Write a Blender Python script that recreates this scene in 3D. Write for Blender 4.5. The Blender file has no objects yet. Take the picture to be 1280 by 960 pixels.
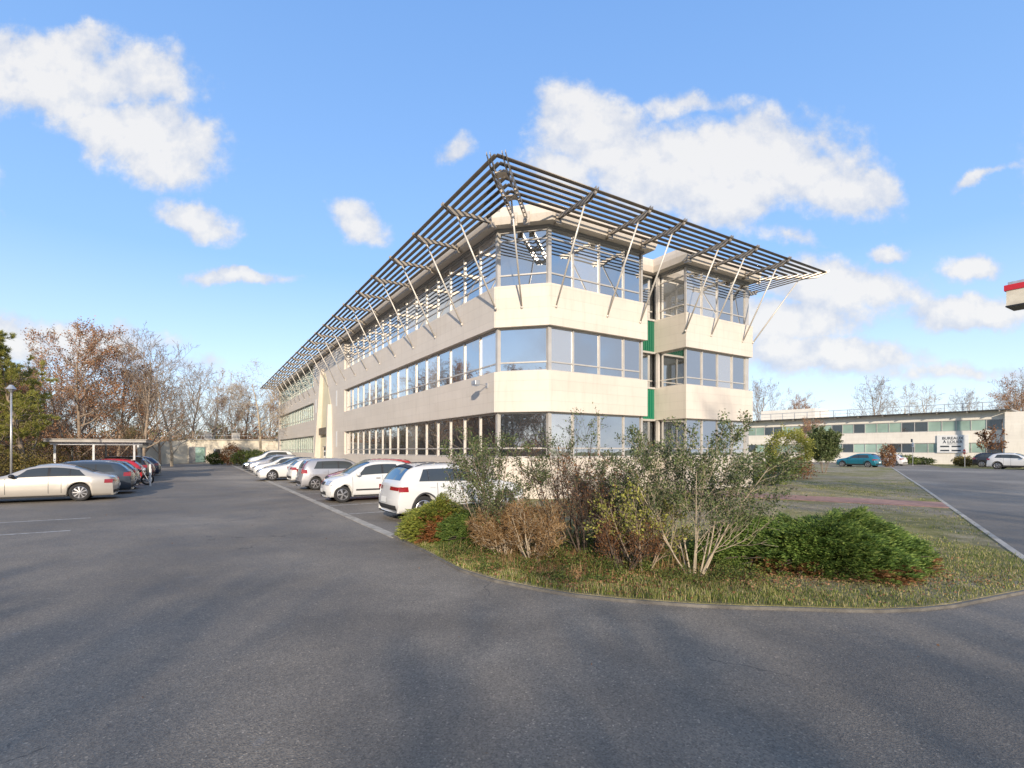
import bpy, math, random
import numpy as np
from mathutils import Vector, Matrix

C = bpy.context.scene.collection
scn = bpy.context.scene
rad = math.radians
F, HZ, CAMH = 631.0, 563.0, 1.9            # photograph: focal length in px, horizon row, eye height
CX, CY = 0.13, 18.41                       # the corner of the office building on the ground
RX, RY = 0.8494, 0.5277                    # along the right facade
LX, LY = -0.5277, 0.8494                   # along the left facade
YAW = math.atan2(RY, RX)

def W(r, s, z=0.0):                        # building frame -> world
    return Vector((CX + r*RX + s*LX, CY + r*RY + s*LY, z))
def gp(u, v, z=0.0):                       # a spot on the ground seen at (u, v)
    y = (CAMH - z)*F/(v - HZ)
    return Vector(((u-640)/F*y, y, z))
def dp(u, y, z=0.0):                       # a spot at column u and distance y
    return Vector(((u-640)/F*y, y, z))

# ------------------------------------------------------------------ tags
def tag(o, label=None, cat=None, group=None, kind=None):
    if label: o['label'] = label
    if cat: o['category'] = cat
    if group: o['group'] = group
    if kind: o['kind'] = kind
    return o
def empty(name, loc=(0, 0, 0), rz=0.0, label=None, cat=None, group=None):
    o = bpy.data.objects.new(name, None); C.objects.link(o)
    o.location = loc; o.rotation_euler = (0, 0, rz); o.empty_display_size = 0.2
    return tag(o, label, cat, group)

# ------------------------------------------------------------------ mesh building
class MB:
    def __init__(s): s.v = []; s.f = []; s.m = []; s.n = 0
    def add(s, verts, faces, m=0):
        verts = [tuple(p) for p in verts]
        s.v += verts; s.f += [tuple(i + s.n for i in f) for f in faces]; s.m += [m]*len(faces); s.n += len(verts); return s
    def box(s, x0, x1, y0, y1, z0, z1, m=0, M=None):
        p = [Vector((x, y, z)) for z in (z0, z1) for y in (y0, y1) for x in (x0, x1)]
        if M is not None: p = [M @ q for q in p]
        return s.add(p, [(0, 2, 3, 1), (4, 5, 7, 6), (0, 1, 5, 4), (2, 6, 7, 3), (0, 4, 6, 2), (1, 3, 7, 5)], m)
    def prism(s, poly, z0, z1, m=0):
        n = len(poly)
        a = sum(poly[i][0]*poly[(i+1) % n][1]-poly[(i+1) % n][0]*poly[i][1] for i in range(n))
        if a < 0: poly = poly[::-1]
        v = [(p[0], p[1], z0) for p in poly] + [(p[0], p[1], z1) for p in poly]
        f = [tuple(range(n))[::-1], tuple(range(n, 2*n))] + [(i, (i+1) % n, n+(i+1) % n, n+i) for i in range(n)]
        return s.add(v, f, m)
    def tube(s, a, b, r0, r1=None, k=8, m=0, sq=1.0):
        a = Vector(a); b = Vector(b); r1 = r0 if r1 is None else r1
        d = (b-a).normalized(); up = Vector((0, 0, 1)) if abs(d.z) < .95 else Vector((1, 0, 0))
        e1 = d.cross(up).normalized(); e2 = e1.cross(d)
        v = []
        for c, r in ((a, r0), (b, r1)):
            for i in range(k):
                t = 2*math.pi*i/k; v.append(c + e1*(math.cos(t)*r) + e2*(math.sin(t)*r*sq))
        f = [(i, (i+1) % k, k+(i+1) % k, k+i) for i in range(k)] + [tuple(range(k))[::-1], tuple(range(k, 2*k))]
        return s.add(v, f, m)
    def path(s, pts, r, k=6, m=0):
        for a, b in zip(pts[:-1], pts[1:]): s.tube(a, b, r, r, k, m)
        return s
    def lathe(s, prof, M=None, k=24, m=0):       # profile (radius, height) turned about local Z
        v = []; n = len(prof)
        for i in range(k):
            t = 2*math.pi*i/k
            for r, h in prof:
                p = Vector((r*math.cos(t), r*math.sin(t), h)); v.append(M @ p if M is not None else p)
        f = [(i*n+j, ((i+1) % k)*n+j, ((i+1) % k)*n+j+1, i*n+j+1) for i in range(k) for j in range(n-1)]
        return s.add(v, f, m)
    def ellipsoid(s, c, r, k=12, m=0):
        v = []; n = k//2
        for j in range(n+1):
            ph = math.pi*j/n
            for i in range(k):
                t = 2*math.pi*i/k
                v.append((c[0]+r[0]*math.sin(ph)*math.cos(t), c[1]+r[1]*math.sin(ph)*math.sin(t), c[2]-r[2]*math.cos(ph)))
        f = [(j*k+i, j*k+(i+1) % k, (j+1)*k+(i+1) % k, (j+1)*k+i) for j in range(n) for i in range(k)]
        return s.add(v, f, m)
    def mesh(s, name, mats, smooth=False):
        me = bpy.data.meshes.new(name); me.from_pydata(s.v, [], s.f)
        for q in (mats if isinstance(mats, (list, tuple)) else [mats]): me.materials.append(q)
        if any(s.m): me.polygons.foreach_set('material_index', s.m)
        if smooth: me.polygons.foreach_set('use_smooth', [True]*len(me.polygons))
        me.update(); return me
    def build(s, name, mats, parent=None, smooth=False, loc=None, bevel=0):
        o = bpy.data.objects.new(name, s.mesh(name, mats, smooth)); C.objects.link(o)
        if parent: o.parent = parent
        if loc is not None: o.location = loc
        if bevel:
            b = o.modifiers.new('b', 'BEVEL'); b.width = bevel; b.segments = 2; b.limit_method = 'ANGLE'
        return o

def np_mesh(name, V, FV, FN, mats, mi=None, smooth=False):   # V (n,3); FV flat vertex ids; FN verts per face
    me = bpy.data.meshes.new(name)
    me.vertices.add(len(V)); me.vertices.foreach_set('co', V.astype(np.float32).ravel())
    me.loops.add(len(FV)); me.loops.foreach_set('vertex_index', FV.astype(np.int32))
    me.polygons.add(len(FN)); st = np.concatenate(([0], np.cumsum(FN)[:-1]))
    me.polygons.foreach_set('loop_start', st.astype(np.int32))
    for q in (mats if isinstance(mats, (list, tuple)) else [mats]): me.materials.append(q)
    if mi is not None: me.polygons.foreach_set('material_index', mi.astype(np.int32))
    if smooth: me.polygons.foreach_set('use_smooth', np.ones(len(FN), bool))
    me.update(calc_edges=True); return me
def link(name, me, parent=None, loc=None):
    o = bpy.data.objects.new(name, me); C.objects.link(o)
    if parent: o.parent = parent
    if loc is not None: o.location = loc
    return o
def children(o): return [c for c in bpy.data.objects if c.parent == o]
def copy_tree(o, parent=None, kids=None):
    if kids is None:
        kids = {}
        for q in bpy.data.objects:
            if q.parent: kids.setdefault(q.parent.name, []).append(q)
    c = o.copy(); C.objects.link(c); c.parent = parent
    for ch in kids.get(o.name, []): copy_tree(ch, c, kids)
    return c

# ------------------------------------------------------------------ materials
def new_mat(name):
    m = bpy.data.materials.new(name); m.use_nodes = True
    nt = m.node_tree; nt.nodes.clear()
    out = nt.nodes.new('ShaderNodeOutputMaterial'); bs = nt.nodes.new('ShaderNodeBsdfPrincipled')
    nt.links.new(bs.outputs[0], out.inputs[0]); return m, nt, bs, out
def N(nt, t, **kw):
    n = nt.nodes.new(t)
    for k, v in kw.items():
        if k in n.inputs.keys(): n.inputs[k].default_value = v
        else: setattr(n, k, v)
    return n
def col4(c): return (c[0], c[1], c[2], 1)
def ramp(nt, fac, stops):
    r = N(nt, 'ShaderNodeValToRGB'); e = r.color_ramp.elements
    while len(e) < len(stops): e.new(.5)
    for el, (p, c) in zip(e, stops): el.position = p; el.color = col4(c)
    nt.links.new(fac, r.inputs[0]); return r.outputs[0]
def noise(nt, vec, scale, detail=4, rough=.55, dist=0):
    n = N(nt, 'ShaderNodeTexNoise', Scale=scale, Detail=detail, Roughness=rough, Distortion=dist)
    nt.links.new(vec, n.inputs['Vector']); return n.outputs['Fac']
def coords(nt, kind='Object', scale=None):
    t = N(nt, 'ShaderNodeTexCoord'); v = t.outputs[kind]
    if scale:
        mp = N(nt, 'ShaderNodeMapping'); mp.inputs['Scale'].default_value = scale
        nt.links.new(v, mp.inputs[0]); v = mp.outputs[0]
    return v
def mixc(nt, fac, a, b, mode='MIX'):
    m = N(nt, 'ShaderNodeMix', data_type='RGBA', blend_type=mode)
    for key, val in (('Factor', fac), ('A', a), ('B', b)):
        idx = {'Factor': 0, 'A': 6, 'B': 7}[key]
        if hasattr(val, 'links'): nt.links.new(val, m.inputs[idx])
        else: m.inputs[idx].default_value = val if idx == 0 else col4(val)
    return m.outputs[2]
def math_(nt, op, a, b=None, c=None, clamp=False):
    m = N(nt, 'ShaderNodeMath', operation=op, use_clamp=clamp)
    for i, v in enumerate((a, b, c)):
        if v is None: continue
        if hasattr(v, 'links'): nt.links.new(v, m.inputs[i])
        else: m.inputs[i].default_value = v
    return m.outputs[0]
def bump(nt, bs, h, strength=.3, dist=.02):
    b = N(nt, 'ShaderNodeBump'); b.inputs['Strength'].default_value = strength; b.inputs['Distance'].default_value = dist
    nt.links.new(h, b.inputs['Height']); nt.links.new(b.outputs[0], bs.inputs['Normal'])
def simple(name, c, rough=.5, metal=0.0, var=.15, scale=3.0, bmp=0, coat=0, spec=None):
    m, nt, bs, out = new_mat(name)
    v = coords(nt); n = noise(nt, v, scale, 5)
    lo = [x*(1-var) for x in c]; hi = [min(1, x*(1+var)) for x in c]
    nt.links.new(ramp(nt, n, [(.3, lo), (.7, hi)]), bs.inputs['Base Color'])
    bs.inputs['Roughness'].default_value = rough; bs.inputs['Metallic'].default_value = metal
    if coat: bs.inputs['Coat Weight'].default_value = coat; bs.inputs['Coat Roughness'].default_value = .04
    if spec is not None: bs.inputs['Specular IOR Level'].default_value = spec
    if bmp: bump(nt, bs, noise(nt, v, scale*8, 4), bmp, .01)
    return m
def foliage(name, stops, transl=.3, rough=.6):
    m, nt, bs, out = new_mat(name)
    g = N(nt, 'ShaderNodeNewGeometry')
    c = ramp(nt, g.outputs['Random Per Island'], stops)
    n = noise(nt, coords(nt), 1.7, 3)
    c = mixc(nt, 1.0, c, ramp(nt, n, [(.3, (.72, .72, .72)), (.7, (1.25, 1.25, 1.2))]), 'MULTIPLY')
    nt.links.new(c, bs.inputs['Base Color']); bs.inputs['Roughness'].default_value = rough
    bs.inputs['Specular IOR Level'].default_value = .3
    tr = N(nt, 'ShaderNodeBsdfTranslucent'); nt.links.new(c, tr.inputs[0])
    mx = N(nt, 'ShaderNodeMixShader'); mx.inputs[0].default_value = transl
    nt.links.new(bs.outputs[0], mx.inputs[1]); nt.links.new(tr.outputs[0], mx.inputs[2])
    nt.links.new(mx.outputs[0], out.inputs[0]); return m

def asphalt():
    m, nt, bs, out = new_mat('asphalt')
    v = coords(nt)
    big = noise(nt, v, .09, 5, .6, .6)
    mid = noise(nt, v, .8, 5, .65)
    fine = noise(nt, v, 55, 3, .7)
    vo = N(nt, 'ShaderNodeTexVoronoi', Scale=80.0); nt.links.new(v, vo.inputs['Vector'])
    base = ramp(nt, big, [(.36, (.150, .129, .104)), (.5, (.205, .178, .145)), (.64, (.315, .275, .222))])
    base = mixc(nt, .55, base, ramp(nt, mid, [(.3, (.6, .6, .6)), (.7, (1.3, 1.3, 1.28))]), 'MULTIPLY')
    st = ramp(nt, vo.outputs['Color'], [(.0, (.38, .38, .39)), (.5, (.95, .95, .95)), (.85, (1.3, 1.28, 1.25)), (1, (2.7, 2.6, 2.5))])
    base = mixc(nt, .75, base, st, 'MULTIPLY')
    # a worn, paler wheel track across the lane, cracks, stains
    wv = N(nt, 'ShaderNodeTexVoronoi', feature='DISTANCE_TO_EDGE', Scale=.33)
    dv = N(nt, 'ShaderNodeVectorMath', operation='ADD'); nz = N(nt, 'ShaderNodeTexNoise', Scale=1.6, Detail=5.0)
    nt.links.new(v, nz.inputs['Vector']); nt.links.new(v, dv.inputs[0]); nt.links.new(nz.outputs['Color'], dv.inputs[1])
    nt.links.new(dv.outputs[0], wv.inputs['Vector'])
    crack = math_(nt, 'LESS_THAN', wv.outputs['Distance'], .0035)
    gate = math_(nt, 'GREATER_THAN', noise(nt, v, .25, 3), .56)
    base = mixc(nt, math_(nt, 'MULTIPLY', math_(nt, 'MULTIPLY', crack, gate), .5), base, (.025, .025, .026))
    spot = math_(nt, 'GREATER_THAN', noise(nt, v, 2.6, 2, .5), .73)
    base = mixc(nt, math_(nt, 'MULTIPLY', spot, .35), base, (.2, .19, .18))
    nt.links.new(base, bs.inputs['Base Color'])
    nt.links.new(ramp(nt, mid, [(.3, (.62,)*3), (.7, (.85,)*3)]), bs.inputs['Roughness'])
    hh = math_(nt, 'ADD', math_(nt, 'MULTIPLY', vo.outputs['Distance'], .8), fine)
    bump(nt, bs, hh, .55, .008)
    return m

def lawn_mat(name, dry):
    m, nt, bs, out = new_mat(name)
    v = coords(nt)
    a = noise(nt, v, .28, 6, .62, .5); b = noise(nt, v, 2.2, 6, .7); f = noise(nt, v, 40, 4, .7)
    g = ramp(nt, b, [(.3, (.16, .165, .06)), (.5, (.27, .255, .11)), (.7, (.38, .33, .18))])
    d = ramp(nt, b, [(.3, (.27, .22, .15)), (.6, (.42, .365, .27)), (.8, (.5, .45, .36))])
    x = mixc(nt, ramp(nt, a, [(.5-dry, (0,)*3), (.62-dry*.6, (1,)*3)]), g, d)
    x = mixc(nt, .8, x, ramp(nt, f, [(.3, (.5,)*3), (.75, (1.45,)*3)]), 'MULTIPLY')
    nt.links.new(x, bs.inputs['Base Color']); bs.inputs['Roughness'].default_value = .95
    bs.inputs['Specular IOR Level'].default_value = .1
    bump(nt, bs, math_(nt, 'ADD', f, b), .9, .05); return m

def cladding(name, c, joint=True):
    m, nt, bs, out = new_mat(name)
    v = coords(nt)
    sp = N(nt, 'ShaderNodeSeparateXYZ'); nt.links.new(v, sp.inputs[0])
    h = math_(nt, 'SUBTRACT', sp.outputs[0], sp.outputs[1])
    def line(x, step, wdt):
        fr = math_(nt, 'FRACT', math_(nt, 'DIVIDE', x, step))
        return math_(nt, 'LESS_THAN', math_(nt, 'ABSOLUTE', math_(nt, 'SUBTRACT', fr, .5)), wdt/step/2)
    n1 = noise(nt, v, .35, 5, .6); n2 = noise(nt, coords(nt, 'Object', (3, 3, .35)), 1.6, 5, .65)
    base = ramp(nt, n1, [(.3, [k*.93 for k in c]), (.7, [min(1, k*1.06) for k in c])])
    base = mixc(nt, .5, base, ramp(nt, n2, [(.25, (.78, .76, .73)), (.5, (1, 1, 1))]), 'MULTIPLY')
    if joint:
        cv = N(nt, 'ShaderNodeCombineXYZ'); nt.links.new(math_(nt, 'FLOOR', math_(nt, 'ADD', math_(nt, 'DIVIDE', h, 3.0), .5)), cv.inputs[0]); nt.links.new(math_(nt, 'FLOOR', math_(nt, 'ADD', math_(nt, 'DIVIDE', sp.outputs[2], .4), .5)), cv.inputs[1])
        wn = N(nt, 'ShaderNodeTexWhiteNoise'); nt.links.new(cv.outputs[0], wn.inputs['Vector'])
        base = mixc(nt, 1.0, base, ramp(nt, wn.outputs['Value'], [(0, (.97, .97, .965)), (1, (1.02, 1.02, 1.02))]), 'MULTIPLY')
        ln = math_(nt, 'MAXIMUM', line(sp.outputs[2], .4, .014), line(h, 3.0, .014))
        base = mixc(nt, math_(nt, 'MULTIPLY', ln, .24), base, [k*.45 for k in c])
        bump(nt, bs, math_(nt, 'SUBTRACT', 1.0, ln), .4, .01)
    nt.links.new(base, bs.inputs['Base Color']); bs.inputs['Roughness'].default_value = .5
    return m

def coated_glass(name, tint, refl, deep, wob=.02):
    m, nt, bs, out = new_mat(name)
    v = coords(nt)
    n = noise(nt, v, .6, 2)
    oi = N(nt, 'ShaderNodeObjectInfo')
    pc = ramp(nt, noise(nt, v, .23, 3), [(.35, deep), (.65, [k*1.8 for k in deep])])
    pc = mixc(nt, math_(nt, 'MULTIPLY', math_(nt, 'GREATER_THAN', oi.outputs['Random'], .78), .8 if name == 'reflective_glass' else 0.0), pc, (.42, .41, .38))
    nt.links.new(pc, bs.inputs['Base Color'])
    bs.inputs['Roughness'].default_value = .3
    gl = N(nt, 'ShaderNodeBsdfGlossy'); gl.inputs['Color'].default_value = col4(tint); gl.inputs['Roughness'].default_value = .015
    fr = N(nt, 'ShaderNodeFresnel', IOR=1.55)
    fac = math_(nt, 'ADD', math_(nt, 'MULTIPLY', fr.outputs[0], 1-refl), refl, clamp=True)
    b = N(nt, 'ShaderNodeBump'); b.inputs['Strength'].default_value = wob; b.inputs['Distance'].default_value = .3
    nt.links.new(n, b.inputs['Height']); nt.links.new(b.outputs[0], gl.inputs['Normal'])
    mx = N(nt, 'ShaderNodeMixShader'); nt.links.new(fac, mx.inputs[0])
    nt.links.new(bs.outputs[0], mx.inputs[1]); nt.links.new(gl.outputs[0], mx.inputs[2])
    nt.links.new(mx.outputs[0], out.inputs[0]); return m

M = {}
M['asphalt'] = asphalt()
M['lawn'] = lawn_mat('lawn', .08); M['verge'] = lawn_mat('verge', -.06); M['litter'] = simple('leaf_litter', (.17, .11, .06), .95, 0, .5, 1.2, .8, spec=.1)
M['white_line'] = simple('worn_white_paint', (.42, .41, .39), .8, 0, .45, 6)
M['kerb'] = simple('kerb_concrete', (.145, .135, .12), .9, 0, .3, 6, .5)
M['red_path'] = simple('red_asphalt', (.33, .19, .15), .9, 0, .25, 6, .5)
M['clad'] = cladding('cream_cladding', (.645, .58, .50))
M['clad_plain'] = cladding('cream_metal', (.64, .58, .50), False)
M['fascia'] = cladding('fascia_metal', (.60, .54, .465), False)
M['roof'] = simple('roof_gravel', (.3, .29, .27), .9)
M['frame'] = simple('aluminium_frame', (.52, .49, .45), .4, .3, .08)
M['frame_dark'] = simple('grey_frame', (.28, .28, .28), .4, .3, .08)
M['glass'] = coated_glass('reflective_glass', (.93, .93, .92), .55, (.02, .027, .032))
M['glass_far'] = coated_glass('green_blind_glass', (.75, .9, .86), .30, (.13, .22, .18))
M['green'] = coated_glass('green_panel', (.3, .7, .5), .07, (.0, .085, .045))
M['louvre'] = simple('dark_louvre', (.115, .10, .085), .35, .4, .15)
M['steel'] = simple('weathered_steel', (.40, .355, .30), .45, .4, .25, 4)
M['strut'] = simple('pale_steel_rod', (.60, .56, .50), .4, .2, .1)
M['concrete'] = simple('concrete', (.4, .38, .35), .85, 0, .2, 2, .3)
M['dark'] = simple('dark_trim', (.02, .02, .022), .5)
M['black_plastic'] = simple('black_plastic', (.035, .035, .037), .6, 0, .1)
M['tyre'] = simple('rubber', (.022, .022, .022), .85)
M['rim'] = simple('alloy', (.55, .55, .56), .3, .8, .05)
M['chrome'] = simple('chrome', (.7, .7, .7), .15, 1, .03)
M['car_glass'] = coated_glass('car_glass', (.42, .47, .48), .05, (.03, .034, .034), 0)
M['red_lens'] = simple('red_lens', (.26, .012, .016), .15, 0, .2, 12, coat=1)
M['clear_lens'] = simple('clear_lens', (.55, .57, .6), .12, .5, .3, 14, coat=1)
M['plate'] = simple('number_plate', (.75, .75, .72), .4, 0, .05)
M['amber'] = simple('amber_lens', (.6, .2, .03), .2, coat=1)
def paint(name, c, metal=0.0): return simple(name, c, .32, metal, .03, 2, coat=1)
M['p_white'] = paint('white_paint', (.62, .62, .61)); M['p_silver'] = paint('champagne_silver_paint', (.56, .52, .46), .45)
M['p_grey'] = paint('silver_grey_paint', (.42, .42, .44), .5); M['p_red'] = paint('red_paint', (.42, .015, .02))
M['p_navy'] = paint('navy_paint', (.015, .025, .06), .2); M['p_black'] = paint('black_paint', (.014, .015, .018))
M['p_burg'] = paint('burgundy_paint', (.17, .012, .02)); M['p_teal'] = paint('teal_paint', (.01, .16, .22), .3)
M['p_bluegrey'] = paint('dark_blue_grey_paint', (.05, .065, .085), .3)
M['bark'] = simple('bark', (.27, .21, .155), .9, 0, .35, 5, .6)
M['bark_pale'] = simple('pale_bark', (.42, .35, .26), .9, 0, .3, 5, .6)
M['bark_dark'] = simple('dark_twigs', (.095, .07, .055), .9, 0, .3, 5)
M['russet'] = foliage('russet_leaves', [(0, (.22, .09, .04)), (.4, (.37, .175, .085)), (.75, (.47, .25, .13)), (1, (.55, .36, .2))])
M['pine'] = foliage('pine_needles', [(0, (.18, .19, .05)), (.5, (.34, .34, .08)), (.85, (.5, .47, .12)), (1, (.56, .5, .2))], .45)
M['leaf'] = foliage('small_dark_leaves', [(0, (.055, .075, .032)), (.5, (.095, .13, .05)), (.85, (.16, .20, .075)), (1, (.25, .27, .12))], .25, .45)
M['leaf_brown'] = foliage('dry_leaves', [(0, (.12, .055, .03)), (.5, (.22, .10, .045)), (.85, (.34, .17, .07)), (1, (.42, .28, .15))], .3)
M['juniper'] = foliage('juniper_sprays', [(0, (.045, .085, .022)), (.45, (.10, .17, .035)), (.8, (.19, .28, .06)), (1, (.30, .36, .10))], .25)
M['juniper_y'] = foliage('yellow_juniper_sprays', [(0, (.10, .13, .03)), (.45, (.20, .245, .045)), (.8, (.32, .34, .06)), (1, (.42, .39, .09))], .25)
M['juniper_o'] = foliage('rusty_juniper_sprays', [(0, (.2, .09, .045)), (.45, (.38, .16, .065)), (.8, (.5, .2, .07)), (1, (.45, .32, .18))], .25)
M['olive'] = foliage('olive_leaves', [(0, (.10, .085, .025)), (.5, (.20, .165, .045)), (.85, (.31, .24, .07)), (1, (.40, .28, .1))], .3)
M['yellowgreen'] = foliage('yellow_green_leaves', [(0, (.14, .15, .03)), (.5, (.29, .30, .065)), (1, (.48, .46, .13))], .3)
M['hedge'] = foliage('hedge_leaves', [(0, (.05, .075, .02)), (.5, (.1, .14, .03)), (1, (.2, .22, .06))], .3)
M['grass'] = foliage('grass_blades', [(0, (.10, .145, .03)), (.4, (.20, .25, .055)), (.6, (.32, .32, .10)), (.8, (.44, .37, .18)), (1, (.54, .45, .27))], .35)
M['straw'] = foliage('straw', [(0, (.22, .12, .05)), (.5, (.33, .2, .09)), (1, (.48, .34, .19))], .35)
M['dead'] = foliage('fallen_leaves', [(0, (.10, .05, .025)), (.5, (.2, .10, .05)), (1, (.33, .2, .11))], .1)
M['sign_white'] = simple('sign_white', (.72, .72, .7), .5, 0, .05)
M['ink'] = simple('dark_ink', (.04, .05, .06), .6, 0, .05)
M['sign_red'] = simple('sign_red', (.55, .02, .03), .4, 0, .05)
M['stone'] = simple('pale_stone_render', (.62, .56, .45), .9, 0, .18, .8, .5)
M['galv'] = simple('galvanised', (.5, .5, .5), .4, .6, .15)

# ------------------------------------------------------------------ camera, light, sky
cam = bpy.data.cameras.new('camera'); co = bpy.data.objects.new('camera', cam); C.objects.link(co)
co.location = (0, 0, CAMH); co.rotation_euler = (rad(90), 0, 0)
cam.lens = F/1280*36; cam.sensor_width = 36; cam.shift_y = (HZ-480)/1280; cam.clip_end = 3000
scn.camera = co
SUN_EL, PHI = 18.5, 27.0
hx = LX*math.cos(rad(PHI)) + RX*math.sin(rad(PHI)); hy = LY*math.cos(rad(PHI)) + RY*math.sin(rad(PHI))
light_dir = Vector((hx*math.cos(rad(SUN_EL)), hy*math.cos(rad(SUN_EL)), -math.sin(rad(SUN_EL))))
sl = bpy.data.lights.new('sun', 'SUN'); so = bpy.data.objects.new('sun', sl); C.objects.link(so)
sl.energy = 3.2; sl.angle = rad(.8); sl.color = (1, .86, .69)
so.rotation_euler = light_dir.to_track_quat('-Z', 'Y').to_euler(); so.location = (5, -20, 40)

wd = bpy.data.worlds.new('World'); scn.world = wd; wd.use_nodes = True
nt = wd.node_tree; nt.nodes.clear()
wo = nt.nodes.new('ShaderNodeOutputWorld')
sky = N(nt, 'ShaderNodeTexSky', sky_type='NISHITA', sun_disc=False)
sky.sun_elevation = rad(SUN_EL); sky.sun_rotation = math.atan2(-hx, -hy); sky.air_density = 1.0; sky.dust_density = .4; sky.ozone_density = 1.6
SKY_STRENGTH = .145
bg1 = N(nt, 'ShaderNodeBackground', Strength=SKY_STRENGTH)
hs = N(nt, 'ShaderNodeHueSaturation', Hue=.5, Saturation=1.0, Value=1.0); nt.links.new(sky.outputs[0], hs.inputs['Color'])
el_ = N(nt, 'ShaderNodeTexCoord'); se_ = N(nt, 'ShaderNodeSeparateXYZ'); nt.links.new(el_.outputs['Generated'], se_.inputs[0])
grad = ramp(nt, se_.outputs[2], [(0, (3.5, 4.0, 4.75)), (.12, (2.6, 3.4, 4.8)), (.32, (1.22, 2.32, 4.35)), (.7, (.8, 1.75, 3.8))])
nt.links.new(mixc(nt, .72, hs.outputs[0], grad), bg1.inputs[0])
tc = N(nt, 'ShaderNodeTexCoord'); dirv = tc.outputs['Generated']
sp = N(nt, 'ShaderNodeSeparateXYZ'); nt.links.new(dirv, sp.inputs[0])
yy = math_(nt, 'MAXIMUM', sp.outputs[1], .05)
px = math_(nt, 'DIVIDE', sp.outputs[0], yy); pz = math_(nt, 'DIVIDE', sp.outputs[2], yy)
cb = N(nt, 'ShaderNodeCombineXYZ'); nt.links.new(px, cb.inputs[0]); nt.links.new(pz, cb.inputs[1])
P = cb.outputs[0]
nz = N(nt, 'ShaderNodeTexNoise', Scale=5.0, Detail=7.0, Roughness=.62); nt.links.new(P, nz.inputs['Vector'])
off = N(nt, 'ShaderNodeVectorMath', operation='SUBTRACT'); nt.links.new(nz.outputs['Color'], off.inputs[0]); off.inputs[1].default_value = (.5, .5, .5)
sc_ = N(nt, 'ShaderNodeVectorMath', operation='SCALE'); nt.links.new(off.outputs[0], sc_.inputs[0]); sc_.inputs['Scale'].default_value = .11
ad = N(nt, 'ShaderNodeVectorMath', operation='ADD'); nt.links.new(P, ad.inputs[0]); nt.links.new(sc_.outputs[0], ad.inputs[1])
clouds = [  # centre column, row, half width, half height, tilt (deg), strength
 (90, 95, 150, 58, 5, 1), (180, 165, 105, 50, 20, 1), (205, 205, 60, 32, 10, .9), (60, 70, 110, 40, 0, 1), (240, 270, 52, 24, 15, .9), (445, 275, 42, 27, 25, .9),
 (305, 349, 85, 12, 3, .85), (566, 183, 28, 20, -30, .65), (745, 165, 85, 52, 15, 1), (700, 205, 50, 40, 0, .7),
 (850, 215, 130, 58, 8, 1), (960, 200, 130, 62, 10, 1), (1060, 245, 70, 42, 15, .95), (900, 250, 90, 35, 0, .9), (870, 130, 60, 18, -5, .6),
 (1040, 360, 115, 34, 3, 1), (985, 400, 100, 36, 0, 1), (1030, 447, 150, 26, 3, .9), (1110, 320, 26, 12, 0, .7),
 (1222, 325, 42, 22, 10, .85), (1215, 392, 95, 26, -5, .95), (1235, 222, 60, 8, -12, .5), (1210, 470, 120, 16, 0, .55), (980, 298, 60, 12, 20, .45),
 (10, 425, 80, 34, 5, .85), (110, 430, 100, 30, 0, .65), (-250, 250, 200, 80, 0, 1), (1500, 200, 200, 90, 0, 1), (640, -200, 300, 90, 0, .9), (225, 452, 60, 12, 0, .4)]
best = None
for (u, v, a, b, tl, st) in clouds:
    s1 = N(nt, 'ShaderNodeVectorMath', operation='SUBTRACT'); nt.links.new(ad.outputs[0], s1.inputs[0]); s1.inputs[1].default_value = ((u-640)/F, (HZ-v)/F, 0)
    mp = N(nt, 'ShaderNodeMapping', vector_type='TEXTURE'); mp.inputs['Rotation'].default_value = (0, 0, rad(-tl)); mp.inputs['Scale'].default_value = (a/F, b/F, 1)
    nt.links.new(s1.outputs[0], mp.inputs[0])
    ln = N(nt, 'ShaderNodeVectorMath', operation='LENGTH'); nt.links.new(mp.outputs[0], ln.inputs[0])
    # flatten z left over from the distortion is negligible
    val = math_(nt, 'MULTIPLY', math_(nt, 'SUBTRACT', 1.25, ln.outputs['Value']), st)
    best = val if best is None else math_(nt, 'MAXIMUM', best, val)
fb = noise(nt, P, 8, 7, .6)
den = math_(nt, 'ADD', best, math_(nt, 'MULTIPLY', math_(nt, 'SUBTRACT', fb, .5), 1.9))
mr = N(nt, 'ShaderNodeMapRange', interpolation_type='SMOOTHSTEP'); nt.links.new(den, mr.inputs[0])
mr.inputs[1].default_value = .05; mr.inputs[2].default_value = .56
# added cloud over the unseen sky, thickened for pale reflections and neutral ambient light
bk = noise(nt, dirv, 3.2, 8, .6)
mb = N(nt, 'ShaderNodeMapRange', interpolation_type='SMOOTHSTEP'); nt.links.new(bk, mb.inputs[0]); mb.inputs[1].default_value = .36; mb.inputs[2].default_value = .60
isf = math_(nt, 'GREATER_THAN', sp.outputs[1], .05)
m2 = N(nt, 'ShaderNodeMix', data_type='FLOAT'); nt.links.new(isf, m2.inputs[0]); nt.links.new(mb.outputs[0], m2.inputs[2]); nt.links.new(mr.outputs[0], m2.inputs[3])
mask = math_(nt, 'MULTIPLY', m2.outputs[0], .90)
mask = math_(nt, 'MULTIPLY', mask, math_(nt, 'GREATER_THAN', sp.outputs[2], 0))
shift = N(nt, 'ShaderNodeVectorMath', operation='ADD'); nt.links.new(P, shift.inputs[0]); shift.inputs[1].default_value = (.006, .03, 0)
fb2 = noise(nt, shift.outputs[0], 8, 6, .6)
shade = math_(nt, 'ADD', .52, math_(nt, 'MULTIPLY', math_(nt, 'SUBTRACT', fb, fb2), 2.6))
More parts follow.
